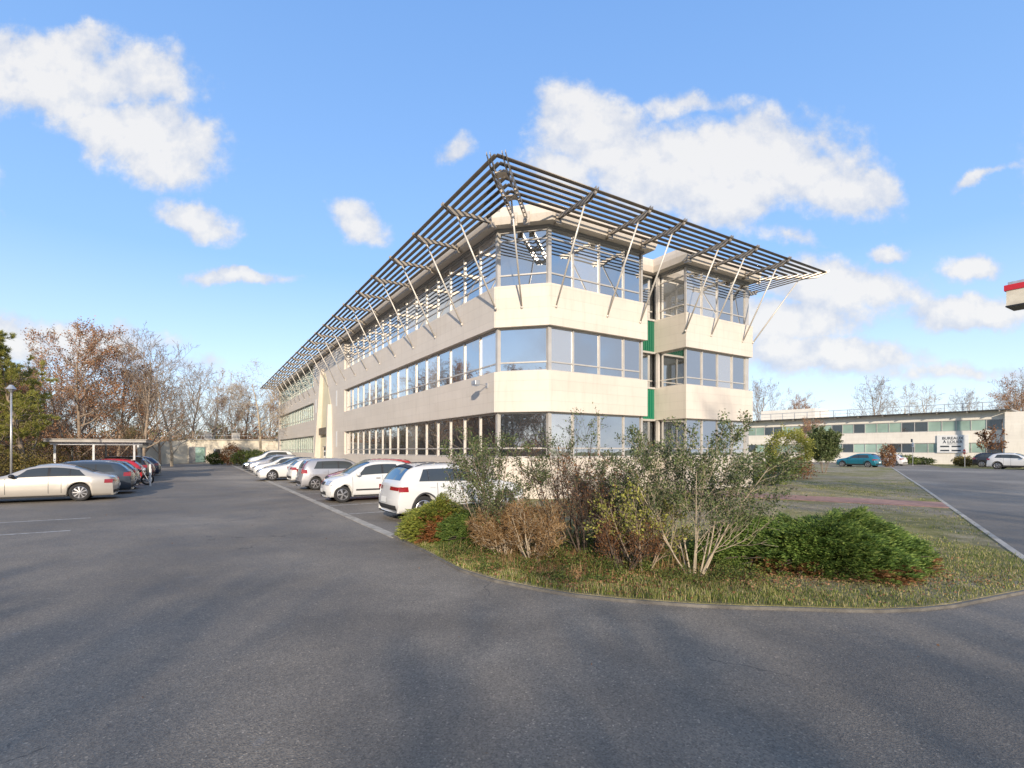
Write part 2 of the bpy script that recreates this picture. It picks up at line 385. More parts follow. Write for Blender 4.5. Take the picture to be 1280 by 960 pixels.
ccol = ramp(nt, math_(nt, 'ADD', math_(nt, 'MULTIPLY', math_(nt, 'MINIMUM', den, 1.0), .55), math_(nt, 'MULTIPLY', shade, .5)), [(.2, (.56, .64, .80)), (.45, (.72, .75, .82)), (.75, (.93, .91, .885))])
bg2 = N(nt, 'ShaderNodeBackground', Strength=.575); nt.links.new(ccol, bg2.inputs[0])
mxs = N(nt, 'ShaderNodeMixShader'); nt.links.new(mask, mxs.inputs[0]); nt.links.new(bg1.outputs[0], mxs.inputs[1]); nt.links.new(bg2.outputs[0], mxs.inputs[2])
nt.links.new(mxs.outputs[0], wo.inputs[0])
wd.cycles.sampling_method = 'MANUAL'; wd.cycles.sample_map_resolution = 1024

scn.view_settings.view_transform = 'Standard'; scn.view_settings.look = 'None'; scn.view_settings.gamma = 1; scn.view_settings.exposure = .82
scn.render.engine = 'CYCLES'
scn.cycles.use_denoising = True; scn.cycles.max_bounces = 7; scn.cycles.diffuse_bounces = 3; scn.cycles.glossy_bounces = 4
scn.cycles.transmission_bounces = 2; scn.cycles.transparent_max_bounces = 6; scn.cycles.sample_clamp_indirect = 8

# ------------------------------------------------------------------ ground, road, lawn
def sheet(name, poly, z, m, kind='structure'):
    mb_ = MB(); mb_.add([(p[0], p[1], z) for p in poly], [tuple(range(len(poly)))])
    o = mb_.build(name, m); tag(o, kind=kind)
    if o.data.polygons[0].normal.z < 0: o.data.flip_normals()
    return o
sheet('ground', [(-900, -900), (900, -900), (900, 900), (-900, 900)], -.02, M['verge'])
sheet('car_park', [(-34, -45), (60, -45), (60, 20), (47.5, 55.6), (60, 74), (60, 84), (30, 84), (25, 60)] + [W(0, 66), W(-8, 71), W(-19, 71), W(-19, 0), (-34, 2)], 0, M['asphalt'])
kf = [gp(*p) for p in [(491.7, 671), (530, 689), (577.6, 714), (620, 727), (675, 738), (720, 745.5), (773, 751), (870.6, 758), (930, 760.5), (991, 762), (1050, 764), (1103, 764.5), (1150, 762.5), (1188, 758.5), (1254, 744), (1285, 728)]]
tip = [Vector((6.75, 7.05, 0)), Vector((7.6, 7.35, 0)), Vector((8.3, 8.0, 0))]
kf = [p for p in kf if p.x < 6.2] + [Vector((6.75, 6.72, 0)), Vector((7.35, 7.0, 0)), Vector((7.85, 7.5, 0))]
road_edge = [Vector((8.75, 8.63, 0)), Vector((20.7, 25.5, 0)), Vector((41, 54.5, 0))]
left_edge = [W(-1.2, -3.2), W(-4.2, -3.2)]
outline = kf + road_edge + [Vector((44, 66, 0)), Vector((24, 70, 0)), W(14, 60), W(-.9, 60), W(-.9, 40), W(-.9, -2.9), W(-4.4, -2.95)]
from mathutils.geometry import tessellate_polygon
def soil(name, poly, z, m, step=None):
    mb_ = MB(); pts = [Vector((p[0], p[1], z)) for p in poly]
    tr = tessellate_polygon([pts]); n = len(pts)
    fs = []
    for t in tr:
        a, b, c = [pts[i] for i in t]
        fs.append(tuple(t) if (b-a).cross(c-a).z > 0 else tuple(t[::-1]))
    mb_.add(pts, fs)
    lo = [(p[0], p[1], -.01) for p in poly]; mb_.add(list(pts)+lo, [(i, (i+1) % n, n+(i+1) % n, n+i) for i in range(n)])
    return tag(mb_.build(name, m), kind='structure')
soil('lawn', outline, .045, M['lawn'])
def strip(name, pts, wdt, z0, z1, m, kind='structure', joints=0):
    mb_ = MB(); n = len(pts); nr = []
    for i in range(n):
        d = (pts[min(i+1, n-1)]-pts[max(i-1, 0)]).normalized(); nr.append(Vector((-d.y, d.x, 0)))
    A = [p+q*wdt/2 for p, q in zip(pts, nr)]; B = [p-q*wdt/2 for p, q in zip(pts, nr)]
    v = [(p.x, p.y, z1) for p in A]+[(p.x, p.y, z1) for p in B]+[(p.x, p.y, z0) for p in A]+[(p.x, p.y, z0) for p in B]
    f = []
    for i in range(n-1): f += [(i, n+i, n+i+1, i+1), (2*n+i, i, i+1, 2*n+i+1), (n+i, 3*n+i, 3*n+i+1, n+i+1)]
    f += [(0, 2*n, 3*n, n), (n-1, 2*n-1, 4*n-1, 3*n-1)]
    mb_.add(v, f); return tag(mb_.build(name, m), kind=kind)
def dense(pts, step=.5):
    out = []
    for a, b in zip(pts[:-1], pts[1:]):
        k = max(1, int((b-a).length/step)); out += [a.lerp(b, i/k) for i in range(k)]
    return out+[pts[-1]]
strip('road_kerb', dense([Vector((8.35, 8.05, 0))]+road_edge), .11, -.01, .065, simple('pale_road_kerb', (.40, .37, .32), .9, 0, .3, 2, .4))
strip('kerb', dense([W(-4.4, -2.95)]+kf+[Vector((8.34, 8.03, 0))]), .09, -.01, .036, M['kerb'])
strip('bay_edging', dense([W(-6.16, -4.9), W(-6.16, 62)], 1.0), .22, -.01, .012, simple('pale_edging_stone', (.36, .33, .28), .9, 0, .35, 3, .4))
strip('footpath', [Vector((14.7, 17.05, 0)), Vector((10.9, 19.9, 0)), W(8.4, -.3)], 2.1, -.005, .063, M['red_path'])
sheet('grass_verge', [(47, 44), (30, 18), (60, 6), (90, 30), (75, 66), (57, 59)], .02, M['verge'])
sheet('woodland_floor', [(-140, -60), (-34.5, -60), (-34.2, 1.5)] + [W(-19.3, 0), W(-19.3, 71.5), W(-3, 71.5), W(-3, 140), W(-90, 140)], .004, M['litter'])
rng = random.Random(5)
mb_ = MB()
for s in [.1+2.65*i for i in range(0, 2)]:
    a, b = W(-17.4, s), W(-12.4, s); d = (b-a).normalized(); n_ = Vector((-d.y, d.x, 0))*.05
    mb_.add([tuple((a-n_).to_2d())+(.004,), tuple((b-n_).to_2d())+(.004,), tuple((b+n_).to_2d())+(.004,), tuple((a+n_).to_2d())+(.004,)], [(0, 1, 2, 3)])
for s in [-2.95+2.65*i for i in range(1, 23)]:
    a, b = W(-6.0, s+.1), W(-1.0, s+.1); d = (b-a).normalized(); n_ = Vector((-d.y, d.x, 0))*.05
    mb_.add([tuple((a-n_).to_2d())+(.004,), tuple((b-n_).to_2d())+(.004,), tuple((b+n_).to_2d())+(.004,), tuple((a+n_).to_2d())+(.004,)], [(0, 1, 2, 3)])
tag(mb_.build('road_marking', M['white_line']), kind='structure')

# ------------------------------------------------------------------ office building
OB = empty('office_building', (CX, CY, 0), YAW, 'three-storey cream panelled office block with ribbon windows and a deep canopy of dark louvres', 'building')
CH = 1.57
def foot(o=0.0, end=64.5, back=True):      # footprint, walls pushed outward by o (local x = along the right facade, y = along the left)
    k = CH - o*(math.sqrt(2)-1)*1.0
    k = CH + o*(1-math.sqrt(2)) if False else CH
    c = CH*1.0 + o*(2-math.sqrt(2))*-.0
    d = o*math.tan(rad(22.5))
    return [(-o, CH-d), (CH-d, -o), (6.8+o, -o), (6.8+o, 2.0-o), (9.32-o, 2.0-o), (9.32-o, -o), (14.47+o, -o), (14.47+o, end+o), (-o, end+o)]
def slab(name, o, z0, z1, m, parent=OB):
    mb = MB(); poly = foot(o); pts = [Vector((x, y, 0)) for x, y in poly]; n = len(poly)
    tr = tessellate_polygon([pts])
    v = [(x, y, z0) for x, y in poly]+[(x, y, z1) for x, y in poly]; f = []
    for t in tr:
        a, b, c = [pts[i] for i in t]; t = tuple(t) if (b-a).cross(c-a).z > 0 else tuple(t[::-1])
        f += [tuple(n+i for i in t), t[::-1]]
    f += [(i, (i+1) % n, n+(i+1) % n, n+i) for i in range(n)]
    return mb.add(v, f).build(name, m, parent)
Z = [0, 1.60, 3.39, 4.96, 6.70, 8.30, 10.50]
slab('wall_base', 0, -.02, 1.60, M['clad'])
slab('spandrel_band', 0, 3.39, 4.96, M['clad']); slab('spandrel_band', 0, 6.70, 8.30, M['clad'])
slab('soffit', -.10, 10.50, 10.62, M['frame_dark'])
def sweep(name, prof, m):                   # cornice: (outset, z) profile run round the footprint
    mb = MB(); rows = [[(x, y, z) for x, y in foot(o)] for o, z in prof]; n = 9
    v = [p for r in rows for p in r]
    f = [(j*n+i, j*n+(i+1) % n, (j+1)*n+(i+1) % n, (j+1)*n+i) for j in range(len(prof)-1) for i in range(n)]
    return mb.add(v, f).build(name, m, OB)
sweep('cornice', [(-.1, 10.62), (-.1, 10.58), (.22, 10.60), (.30, 10.86), (.30, 11.06), (.20, 11.10), (-.35, 11.12), (-.35, 11.12)], M['fascia'])
slab('parapet', -.36, 10.62, 11.55, M['fascia'])
slab('flat_roof', -.6, 11.551, 11.60, M['roof'])
# dark interior block so that nothing shows between slabs
INS = .24
# solid wall bays (between the two runs of windows, and at the ends)
for z0, z1 in ((1.60, 3.39), (4.96, 6.70), (8.30, 10.50)):
    mb = MB(); mb.box(0, 1.2, 25.45, 38.0, z0, z1); mb.box(0, 1.2, 63.4, 64.5, z0, z1); mb.box(1.2, 14.47, 64.0, 64.5, z0, z1); mb.box(14.0, 14.47, 1.2, 64.0, z0, z1)
    mb.build('wall', M['clad'], OB)
def window(a, b, z0, z1, top=False, glass='glass', sub=None, rail=True):
    """one bay of ribbon glazing between plan points a and b, outside to the left of a->b seen from above is -normal"""
    a = Vector((a[0], a[1], 0)); b = Vector((b[0], b[1], 0)); d = (b-a); ln = d.length; d.normalize(); nrm = Vector((d.y, -d.x, 0))
    Mx = Matrix((( d.x, -nrm.x, 0, a.x), (d.y, -nrm.y, 0, a.y), (0, 0, 1, 0), (0, 0, 0, 1)))   # local x along, local y inward
    tz = rng.uniform(-.004, .004)
    g = MB(); g.add([Mx @ Vector(p) for p in ((0, tz, z0), (ln, -tz, z0), (ln, -tz, z1), (0, tz, z1), (0, .08, z0), (ln, .08, z0), (ln, .08, z1), (0, .08, z1))],
          [(0, 1, 2, 3), (5, 4, 7, 6), (4, 0, 3, 7), (1, 5, 6, 2), (3, 2, 6, 7), (4, 5, 1, 0)])
    w = g.build('window', M[glass], OB)
    fr = MB(); e = -.035
    fr.box(-.032, .032, e-.02, .05, z0+.002, z1-.002, M=Mx)
    ns = sub or 1
    for i in range(1, ns): fr.box(ln*i/ns-.025, ln*i/ns+.025, e-.02, .05, z0+.002, z1-.002, M=Mx)
    fr.box(.032, ln-.032, e, .05, z0+.002, z0+.07, M=Mx); fr.box(.032, ln-.032, e, .05, z1-.07, z1-.002, M=Mx)
    h = z1-z0
    if rail: fr.box(.032, ln-.032, e, .05, z0+h*.2, z0+h*.2+.055, M=Mx)
    if top: fr.box(.032, ln-.032, e-.003, .05, z1-h*.19, z1-h*.19+.055, M=Mx)
    fr.build('frame', M['frame'], w); return w
storeys = ((1.60, 3.39, False), (4.96, 6.70, False), (8.30, 10.50, True))
d_ = INS*math.tan(rad(22.5))
pA = (INS, CH+d_); pB = (CH+d_, INS)
for z0, z1, tp in storeys:
    for i in range(16):                                            # left facade, near run: outward is -x, so go from far to near
        y0 = CH+d_ + (25.2-CH-d_)*i/16; y1 = CH+d_ + (25.2-CH-d_)*(i+1)/16
        window((INS, y1), (INS, y0), z0, z1, tp)
    window(pA, pB, z0, z1, tp)
    x0, x1 = CH+d_, 6.8-INS
    for i in range(4):
        cuts = [0, .24, .52, .80, 1.0]
        window((x0+(x1-x0)*cuts[i], INS), (x0+(x1-x0)*cuts[i+1], INS), z0, z1, tp)
    window((6.8-INS, INS+.09), (6.8-INS, 2.1), z0, z1, tp)
    window((9.32+INS, 2.1), (9.32+INS, INS+.09), z0, z1, tp)
    x0, x1 = 9.32+INS, 14.47-INS
    for i in range(4): window((x0+(x1-x0)*i/4, INS), (x0+(x1-x0)*(i+1)/4, INS), z0, z1, tp)
    for i in range(7):
        y0 = 38.2 + 25.0*i/7; window((INS, y0+25/7), (INS, y0), z0, z1, tp, 'glass_far', sub=3)
    # corner posts of the ribbon
    for b6 in [(x-.075, x+.075, y-.075, y+.075) for x, y in (pA, pB)] + [(9.36, 9.50, 1.72, 1.86), (INS-.1, INS+.3, 25.2, 25.449), (14.47-INS-.1, 14.40, INS-.06, INS+.1), (INS-.05, INS+.3, 38.001, 38.2), (6.60, 6.70, INS-.06, INS+.06)]:
        MB().box(*b6, z0, z1).build('corner_post', M['frame'], OB)
# recessed stair glazing between the two wings: green bands and clear panes
for z0, z1 in ((3.43, 4.93), (6.74, 8.27)):
    gpn = MB().box(6.82, 9.30, 1.90, 1.985, z0, z1)
    for i in range(16): gpn.box(6.87+.15*i, 6.90+.15*i, 1.87, 1.899, z0+.06, z1-.06)
    gpn.build('green_panel', M['green'], OB)
for z0, z1, tp in storeys: window((6.8, 2.05), (9.32, 2.05), z0, z1, False, sub=2)
for z in (1.60, 3.39, 4.96, 6.70, 8.30): MB().box(6.803, 9.317, 1.84, 1.899, z-.05, z+.04).build('transom', M['frame'], OB)
# entrance recess with its leaning piers on the left facade
mb = MB(); mb.add([(-.02, 30.2, 0), (-.02, 34.6, 0), (-.02, 34.6, 3.2), (-.02, 33.2, 8.9), (-.02, 32.4, 8.9), (-.02, 30.2, 6.1)] + [(.02, y, z) for y, z in ((30.2, 0), (34.6, 0), (34.6, 3.2), (33.2, 8.9), (32.4, 8.9), (30.2, 6.1))],
      [(0, 1, 2, 3, 4, 5)[::-1], (6, 7, 8, 9, 10, 11)] + [(i, (i+1) % 6, 6+(i+1) % 6, 6+i) for i in range(6)])
mb.build('entrance_panel', simple('sunlit_cream_render', (.66, .60, .42), .7, 0, .06, 1), OB)  # cream wall, the yellow of the sunlight is put into its colour
mb = MB()
for (ya, yb, zt, w_) in ((35.6, 33.3, 9.4, .55), (29.9, 30.2, 5.9, .25)):
    mb.add([(-.55, ya-w_, 0), (-.55, ya, 0), (0.0, ya, 0), (0, ya-w_, 0), (-.30, yb-.2, zt), (-.30, yb+.2, zt), (0, yb+.2, zt), (0, yb-.2, zt)],
       [(0, 1, 2, 3)[::-1], (4, 5, 6, 7), (0, 1, 5, 4), (1, 2, 6, 5), (2, 3, 7, 6), (3, 0, 4, 7)])
mb.build('entrance_pier', M['clad_plain'], OB)
MB().box(-.30, -.021, 30.3, 33.9, 3.30, 3.95).build('entrance_canopy', simple('brown_metal', (.14, .11, .07), .5), OB)
dr = MB().box(-.06, -.021, 31.2, 33.2, .05, 2.3).build('door', M['frame_dark'], OB)
MB().box(-.09, -.061, 31.3, 33.1, .15, 2.2).build('glazing', M['glass'], dr)
for y in (28.1, 36.8):
    for z in (2.2, 5.6, 8.9):
        q = MB().box(-.012, .05, y-.2, y+.2, z, z+1.3).build('slot_window', M['sign_white'], OB)

# canopy of louvres
EO = 2.46
def blade(p, q, tilt_axis, up=.0):           # long flat aerofoil between p and q
    p = Vector(p); q = Vector(q); d = (q-p).normalized(); out = Vector((tilt_axis[0], tilt_axis[1], 0))
    ct, st = math.cos(rad(14)), math.sin(rad(14)); e1 = out*ct + Vector((0, 0, 1))*st; e2 = Vector((0, 0, 1))*ct - out*st
    k = 10; v = []
    for c in (p, q):
        for i in range(k):
            t = 2*math.pi*i/k; v.append(c + e1*(.074*math.cos(t)) + e2*(.030*math.sin(t)))
    f = [(i, (i+1) % k, k+(i+1) % k, k+i) for i in range(k)] + [tuple(range(k))[::-1], tuple(range(k, 2*k))]
    return MB().add(v, f)
ZL = 10.80; KL = .92
es = [.50 + (EO-.06-.50)*i/6 for i in range(7)]
for e in es:
    lift = 0
    blade((-e*KL, -e+.02, ZL+lift), (-e*KL, 65.6, ZL+lift), (-1, 0)).build('louvre', M['louvre'], OB, True)
    blade((-e*KL+.02, -e, ZL+lift), (14.47+e-.02, -e, ZL+lift), (0, -1)).build('louvre', M['louvre'], OB, True)
    blade((14.47+e, -e+.02, ZL+lift), (14.47+e, 40, ZL+lift), (1, 0)).build('louvre', M['louvre'], OB, True)
def arm(base, out, length=EO, name='bracket_arm', e0=.28):
    """bracket: twin tapering flats with a gusset near the tip; base = plan point on the wall line, out = outward direction"""
    out = Vector((out[0], out[1], 0)).normalized(); sd = Vector((-out.y, out.x, 0)); b = Vector((base[0], base[1], 0))
    Mx = Matrix(((out.x, sd.x, 0, b.x), (out.y, sd.y, 0, b.y), (0, 0, 1, 0), (0, 0, 0, 1)))
    mb = MB()
    for sgn in (-1, 1):
        y0, y1 = (.045, .062) if sgn > 0 else (-.062, -.045)
        prof = [(e0, 10.62), (length*.60, 10.64), (length*.70, 10.55), (length*.86, 10.58), (length+.06, 10.82), (length+.06, 10.90), (length*.8, 10.77), (e0, 10.73)]
        n = len(prof); v = [Mx @ Vector((x, y0, z)) for x, z in prof] + [Mx @ Vector((x, y1, z)) for x, z in prof]
        mb.add(v, [tuple(range(n)), tuple(range(n, 2*n))[::-1]] + [(i, (i+1) % n, n+(i+1) % n, n+i) for i in range(n)])
    for e in es:
        if e < length: mb.box(e-.03, e+.03, -.044, .044, 10.68, ZL-.02, M=Mx)
    mb.box(.30, .34, -.12, .12, 10.45, 10.95, M=Mx)
    mb.box(.02, .30, -.01, .01, 10.50, 10.70, M=Mx)
    mb.build(name, M['steel'], OB)
def strut(top, foot_):
    mb = MB(); mb.tube(top, foot_, .034, .034, 8)
    t = Vector(top); f_ = Vector(foot_)
    mb.ellipsoid(f_, (.06, .06, .06), 8); mb.ellipsoid(t, (.06, .06, .08), 8)
    mb.build('strut', M['strut'], OB, True)
for k in range(22):
    y = 1.35 + 2.955*k
    arm((0, y), (-1, 0), EO*KL); strut((-1.72, y, 10.60), (-.02, y+.08, 7.42))
for x in (1.72, 4.35, 6.24, 9.15, 11.0, 13.5):
    arm((x, 0), (0, -1))
    strut((x, -1.85, 10.60), (x+.1, -.02 if x < 6 or x > 9.3 else (-.02 if x > 6.6 else -.02), 7.42))
for y in [1.35 + 3*k for k in range(12)]:
    arm((14.47, y), (1, 0)); strut((14.47+1.85, y, 10.60), (14.49, y, 7.42))
# mitre at the near corner: twin diagonal arms with cross plates, one strut
dg = (Vector((-EO*KL, -EO, 0))-Vector((CH/2, CH/2, 0))).normalized(); sd = Vector((-dg.y, dg.x, 0)); cm = Vector((CH/2, CH/2, 0))
dl = (Vector((-EO*KL, -EO, 0))-cm).length - .10
for sg in (-.24, .24): arm((cm + sd*sg)[:2], dg[:2], dl, e0=.5)
mb = MB()
for e, h in ((dl*.82, .16), (dl*.48, .14)):
    Mx = Matrix(((dg.x, sd.x, 0, cm.x), (dg.y, sd.y, 0, cm.y), (0, 0, 1, 0), (0, 0, 0, 1)))
    mb.box(e-.16, e+.16, -.18, .18, 10.62, 10.66, M=Mx)
mb.build('corner_plate', M['steel'], OB)
strut(tuple(cm+dg*dl*.48)[:2]+(10.62,), tuple(cm+dg*.02)[:2]+(7.42,))
dg2 = Vector((1, -1, 0)).normalized(); c2 = Vector((14.47, 0, 0))
arm((14.47, 0), dg2[:2], EO*1.41); strut(tuple(c2+dg2*2.2)[:2]+(10.6,), (14.45, -.02, 7.45)); 
# floodlight on the lower band near the corner
fl = empty('floodlight', W(0, 2.15, 4.5), YAW, 'small metal floodlight on an arm fixed to the cream band left of the chamfered corner', 'floodlight')
MB().box(-.02, .0, -.08, .08, -.1, .1).tube((-.02, 0, 0), (-.42, 0, .05), .02).build('bracket', M['galv'], fl)
MB().box(-.62, -.40, -.18, .18, -.02, .16).build('lamp_housing', M['galv'], fl, bevel=.02)
MB().box(-.60, -.42, -.15, .15, -.045, -.021).build('lens', M['clear_lens'], fl)

# ------------------------------------------------------------------ cars
def chaikin(p, n=2):
    p = [np.array(q, float) for q in p]
    for _ in range(n):
        q = [p[0]]
        for a, b in zip(p[:-1], p[1:]): q += [a*.75+b*.25, a*.25+b*.75]
        p = q+[p[-1]]
    return np.array(p)
SPEC = {
 'sedan': dict(L=4.9, W=1.82, zb=.19, prof=[(.06, .24), (0, .42), (.05, .60), (.22, .74), (.8, .86), (1.62, .945), (2.22, 1.28), (2.6, 1.40), (3.15, 1.415), (3.7, 1.30), (4.25, 1.05), (4.6, .985), (4.80, .90), (4.9, .64), (4.88, .42), (4.82, .25)],
    belt=[(0, .6), (.8, .84), (1.6, .90), (4.0, .93), (4.9, .88)], wf=.85, wr=3.80, rw=.33, side=[(1.92, 2.88), (2.96, 3.50), (3.53, 4.00)], ws=(1.66, 2.5), rg=(3.62, 4.22), tail=(.66, .80, .60, 1.0), plate_r=.52, mirror=1.95, roof=.74, fhi=.84),
 'suv': dict(L=4.23, W=1.82, zb=.24, prof=[(.06, .3), (0, .5), (.03, .75), (.22, .93), (.9, 1.02), (1.25, 1.09), (1.85, 1.43), (2.3, 1.56), (3.2, 1.555), (3.72, 1.49), (3.93, 1.28), (4.08, 1.05), (4.13, .98), (4.17, .8), (4.23, .58), (4.22, .42), (4.16, .32)],
    belt=[(0, .72), (.9, .97), (1.4, 1.0), (4.0, 1.05), (4.23, 1.0)], wf=.82, wr=3.42, rw=.34, side=[(1.55, 2.45), (2.52, 3.25), (3.28, 3.62)], ws=(1.28, 2.15), rg=(3.74, 4.06), tail=(.80, .93, .42, 1.0), plate_r=.56, mirror=1.6, roof=.80, fhi=.82, cladding=True),
 'mini': dict(L=3.6, W=1.65, zb=.2, prof=[(.05, .24), (0, .42), (.03, .66), (.16, .82), (.5, .95), (.78, 1.0), (1.35, 1.38), (1.75, 1.53), (2.6, 1.53), (3.15, 1.44), (3.38, 1.2), (3.53, .92), (3.6, .6), (3.59, .4), (3.54, .26)],
    belt=[(0, .6), (.5, .9), (1.0, .95), (3.0, 1.02), (3.6, .98)], wf=.58, wr=3.05, rw=.30, side=[(1.06, 2.02), (2.10, 2.85)], ws=(.82, 1.62), rg=(3.2, 3.5), tail=(.8, 1.0, .72, 1.0), plate_r=.5, mirror=1.12, roof=.80, fhi=.84),
 'mpv': dict(L=4.1, W=1.69, zb=.2, prof=[(.06, .24), (0, .45), (.03, .68), (.2, .86), (.7, .98), (1.0, 1.03), (1.6, 1.42), (2.0, 1.54), (3.1, 1.53), (3.68, 1.46), (3.86, 1.25), (3.97, .98), (4.05, .7), (4.1, .5), (4.09, .4), (4.03, .26)],
    belt=[(0, .66), (.7, .92), (1.2, .96), (4.1, 1.0)], wf=.76, wr=3.36, rw=.31, side=[(1.3, 2.25), (2.32, 3.0), (3.04, 3.5)], ws=(1.05, 1.88), rg=(3.70, 3.95), tail=(.80, 1.40, .86, 1.0), plate_r=.62, mirror=1.38, roof=.82, fhi=.84),
 'hatch': dict(L=4.2, W=1.77, zb=.19, prof=[(.06, .24), (0, .42), (.04, .60), (.22, .76), (.85, .90), (1.2, .95), (1.9, 1.33), (2.3, 1.45), (3.1, 1.44), (3.65, 1.34), (3.92, 1.12), (4.08, .92), (4.16, .74), (4.2, .5), (4.18, .4), (4.12, .25)],
    belt=[(0, .6), (.85, .86), (1.4, .90), (4.2, .95)], wf=.84, wr=3.42, rw=.32, side=[(1.5, 2.45), (2.52, 3.2), (3.24, 3.6)], ws=(1.25, 2.15), rg=(3.66, 4.0), tail=(.76, .92, .55, 1.0), plate_r=.55, mirror=1.55, roof=.78, fhi=.84),
 'estate': dict(L=4.75, W=1.82, zb=.19, prof=[(.06, .24), (0, .42), (.04, .62), (.24, .77), (.95, .90), (1.35, .96), (2.05, 1.34), (2.5, 1.46), (3.6, 1.46), (4.15, 1.40), (4.42, 1.18), (4.62, .96), (4.70, .8), (4.75, .56), (4.73, .42), (4.67, .25)],
    belt=[(0, .62), (.95, .87), (1.5, .91), (4.75, .97)], wf=.9, wr=3.72, rw=.33, side=[(1.66, 2.6), (2.67, 3.4), (3.44, 4.15)], ws=(1.4, 2.35), rg=(4.18, 4.55), tail=(.78, .96, .5, 1.0), plate_r=.6, mirror=1.7, roof=.78, fhi=.82),
 'bigsuv': dict(L=4.5, W=1.85, zb=.24, prof=[(.07, .3), (0, .5), (.03, .78), (.24, .97), (.95, 1.08), (1.3, 1.13), (1.95, 1.52), (2.4, 1.66), (3.4, 1.655), (3.98, 1.56), (4.22, 1.32), (4.38, 1.06), (4.44, .85), (4.5, .6), (4.48, .44), (4.42, .34)],
    belt=[(0, .76), (.95, 1.02), (1.45, 1.06), (4.5, 1.14)], wf=.88, wr=3.55, rw=.36, side=[(1.6, 2.5), (2.57, 3.3), (3.34, 3.82)], ws=(1.33, 2.25), rg=(3.99, 4.33), tail=(.9, 1.08, .55, 1.0), plate_r=.6, mirror=1.65, roof=.80, fhi=.80, cladding=True),
}
def make_car(kind, paint_m, name='parked_car', rim_style=5):
    S = SPEC[kind]; Ln, Wd, zb = S['L'], S['W'], S['zb']; hw0 = Wd/2
    pr = chaikin(S['prof'], 2); sg = np.hypot(*np.diff(pr, axis=0).T); arc = np.concatenate(([0], np.cumsum(sg)))
    T = arc[-1]; ntop = 116
    u = np.linspace(0, T, ntop); X = np.interp(u, arc, pr[:, 0]); Zt = np.interp(u, arc, pr[:, 1])
    bx, bz = zip(*S['belt'])
    def belt(x): return np.interp(x, bx, bz)
    def hw(x):
        f = max(0.0, (.9-x)/.9); r = max(0.0, (x-(Ln-.8))/.8)
        return hw0*(1 - .13*f**2.2 - .10*r**2.4)
    kmax = int(np.argmax(Zt))
    def ztop(x):                              # top line in the single-valued middle
        m = slice(1, None); return float(np.interp(x, X[np.argsort(X)], Zt[np.argsort(X)]))
    def flank(x, z):                          # half width of the lower side
        zs = belt(x); t = min(1.2, max(0, (z-zb)/(zs-zb))); w = hw(x)
        if t < .4: w *= 1 - .075*(1-t/.4)**2
        else: w *= 1 - .045*((t-.4)/.6)**2
        w += .008*math.exp(-((t-.72)/.05)**2)
        for xw in (S['wf'], S['wr']):
            w += .018*math.exp(-((abs(x-xw)-.0)/.5)**4)*math.exp(-((z-.55)/.35)**2)
        return w
    def bow(p):
        x, y, z = p; q = abs(y)/hw0
        if x < 1.0: x += .26*q**3*(1-x)
        if x > Ln-1.0: x -= .17*q**3.2*(x-Ln+1.0)
        return Vector((Ln/2-x, y, z))
    Rw = S['rw']+.055
    def station(x, zt):
        bl = belt(x); zs = max(zb+.008, min(bl, zt-.035)); w = flank(x, zs)
        zl = zb
        for xw in (S['wf'], S['wr']):
            d = abs(x-xw)
            if d < Rw: zl = max(zl, S['rw']+math.sqrt(Rw*Rw-d*d))
        zl = min(zl, zs-.012)
        h = zt-zs; g = min(1, max(0, h-.05)/.45)
        yr = w*(1-(1-S['roof'])*g) - .03 - .05*(1-g); zr = zt - (.02+.055*g)*min(1, h/.1) 
        if h < .04: zr = zs+.6*h
        return zs, zl, w, yr, zr
    def top_pt(x, zt, yf):
        zs, zl, w, yr, zr = station(x, zt); return (x, yf*yr, zr+(zt-zr)*(1-abs(yf)**2.4))
    rows = []
    for x, zt in zip(X, Zt):
        zs, zl, w, yr, zr = station(x, zt); r = []
        r += [(x, 0, zb), (x, w-.26, zb), (x, w-.26, zl)]
        for i in range(8): z = zl+(zs-zl)*i/7; r.append((x, flank(x, z), z))
        for i in range(1, 5): t = i/4; y = w+(yr-w)*t; r.append((x, y+.018*math.sin(math.pi*t)*min(1, (zr-zs)/.3 if zr > zs else 0), zs+(zr-zs)*t))
        for i in range(1, 6): yf = 1-i/5; r.append(top_pt(x, zt, yf))
        rows.append(r)
    nrow = len(rows[0]); V = []
    for r in rows:
        V += [bow(p) for p in r]; V += [bow((p[0], -p[1], p[2])) for p in r[1:-1]]
    per = 2*nrow-2
    ring = list(range(nrow)) + [nrow+(nrow-2-1-i) for i in range(nrow-2)]
    Fs = []
    for j in range(len(rows)-1):
        for i in range(per):
            a, b = ring[i], ring[(i+1) % per]; Fs.append((j*per+a, (j+1)*per+a, (j+1)*per+b, j*per+b))
    Fs.append(tuple(ring)); Fs.append(tuple((len(rows)-1)*per+i for i in ring[::-1]))
    root = empty(name)
    body = MB().add(V, Fs).build('body', [paint_m], root, True)
    body.data.materials.append(M['dark'])
    mi = []
    for p in body.data.polygons:
        i = p.index % per
        mi.append(1 if (i < 2 or i >= per-2) and p.index < per*(len(rows)-1) else 0)
    body.data.polygons.foreach_set('material_index', mi)
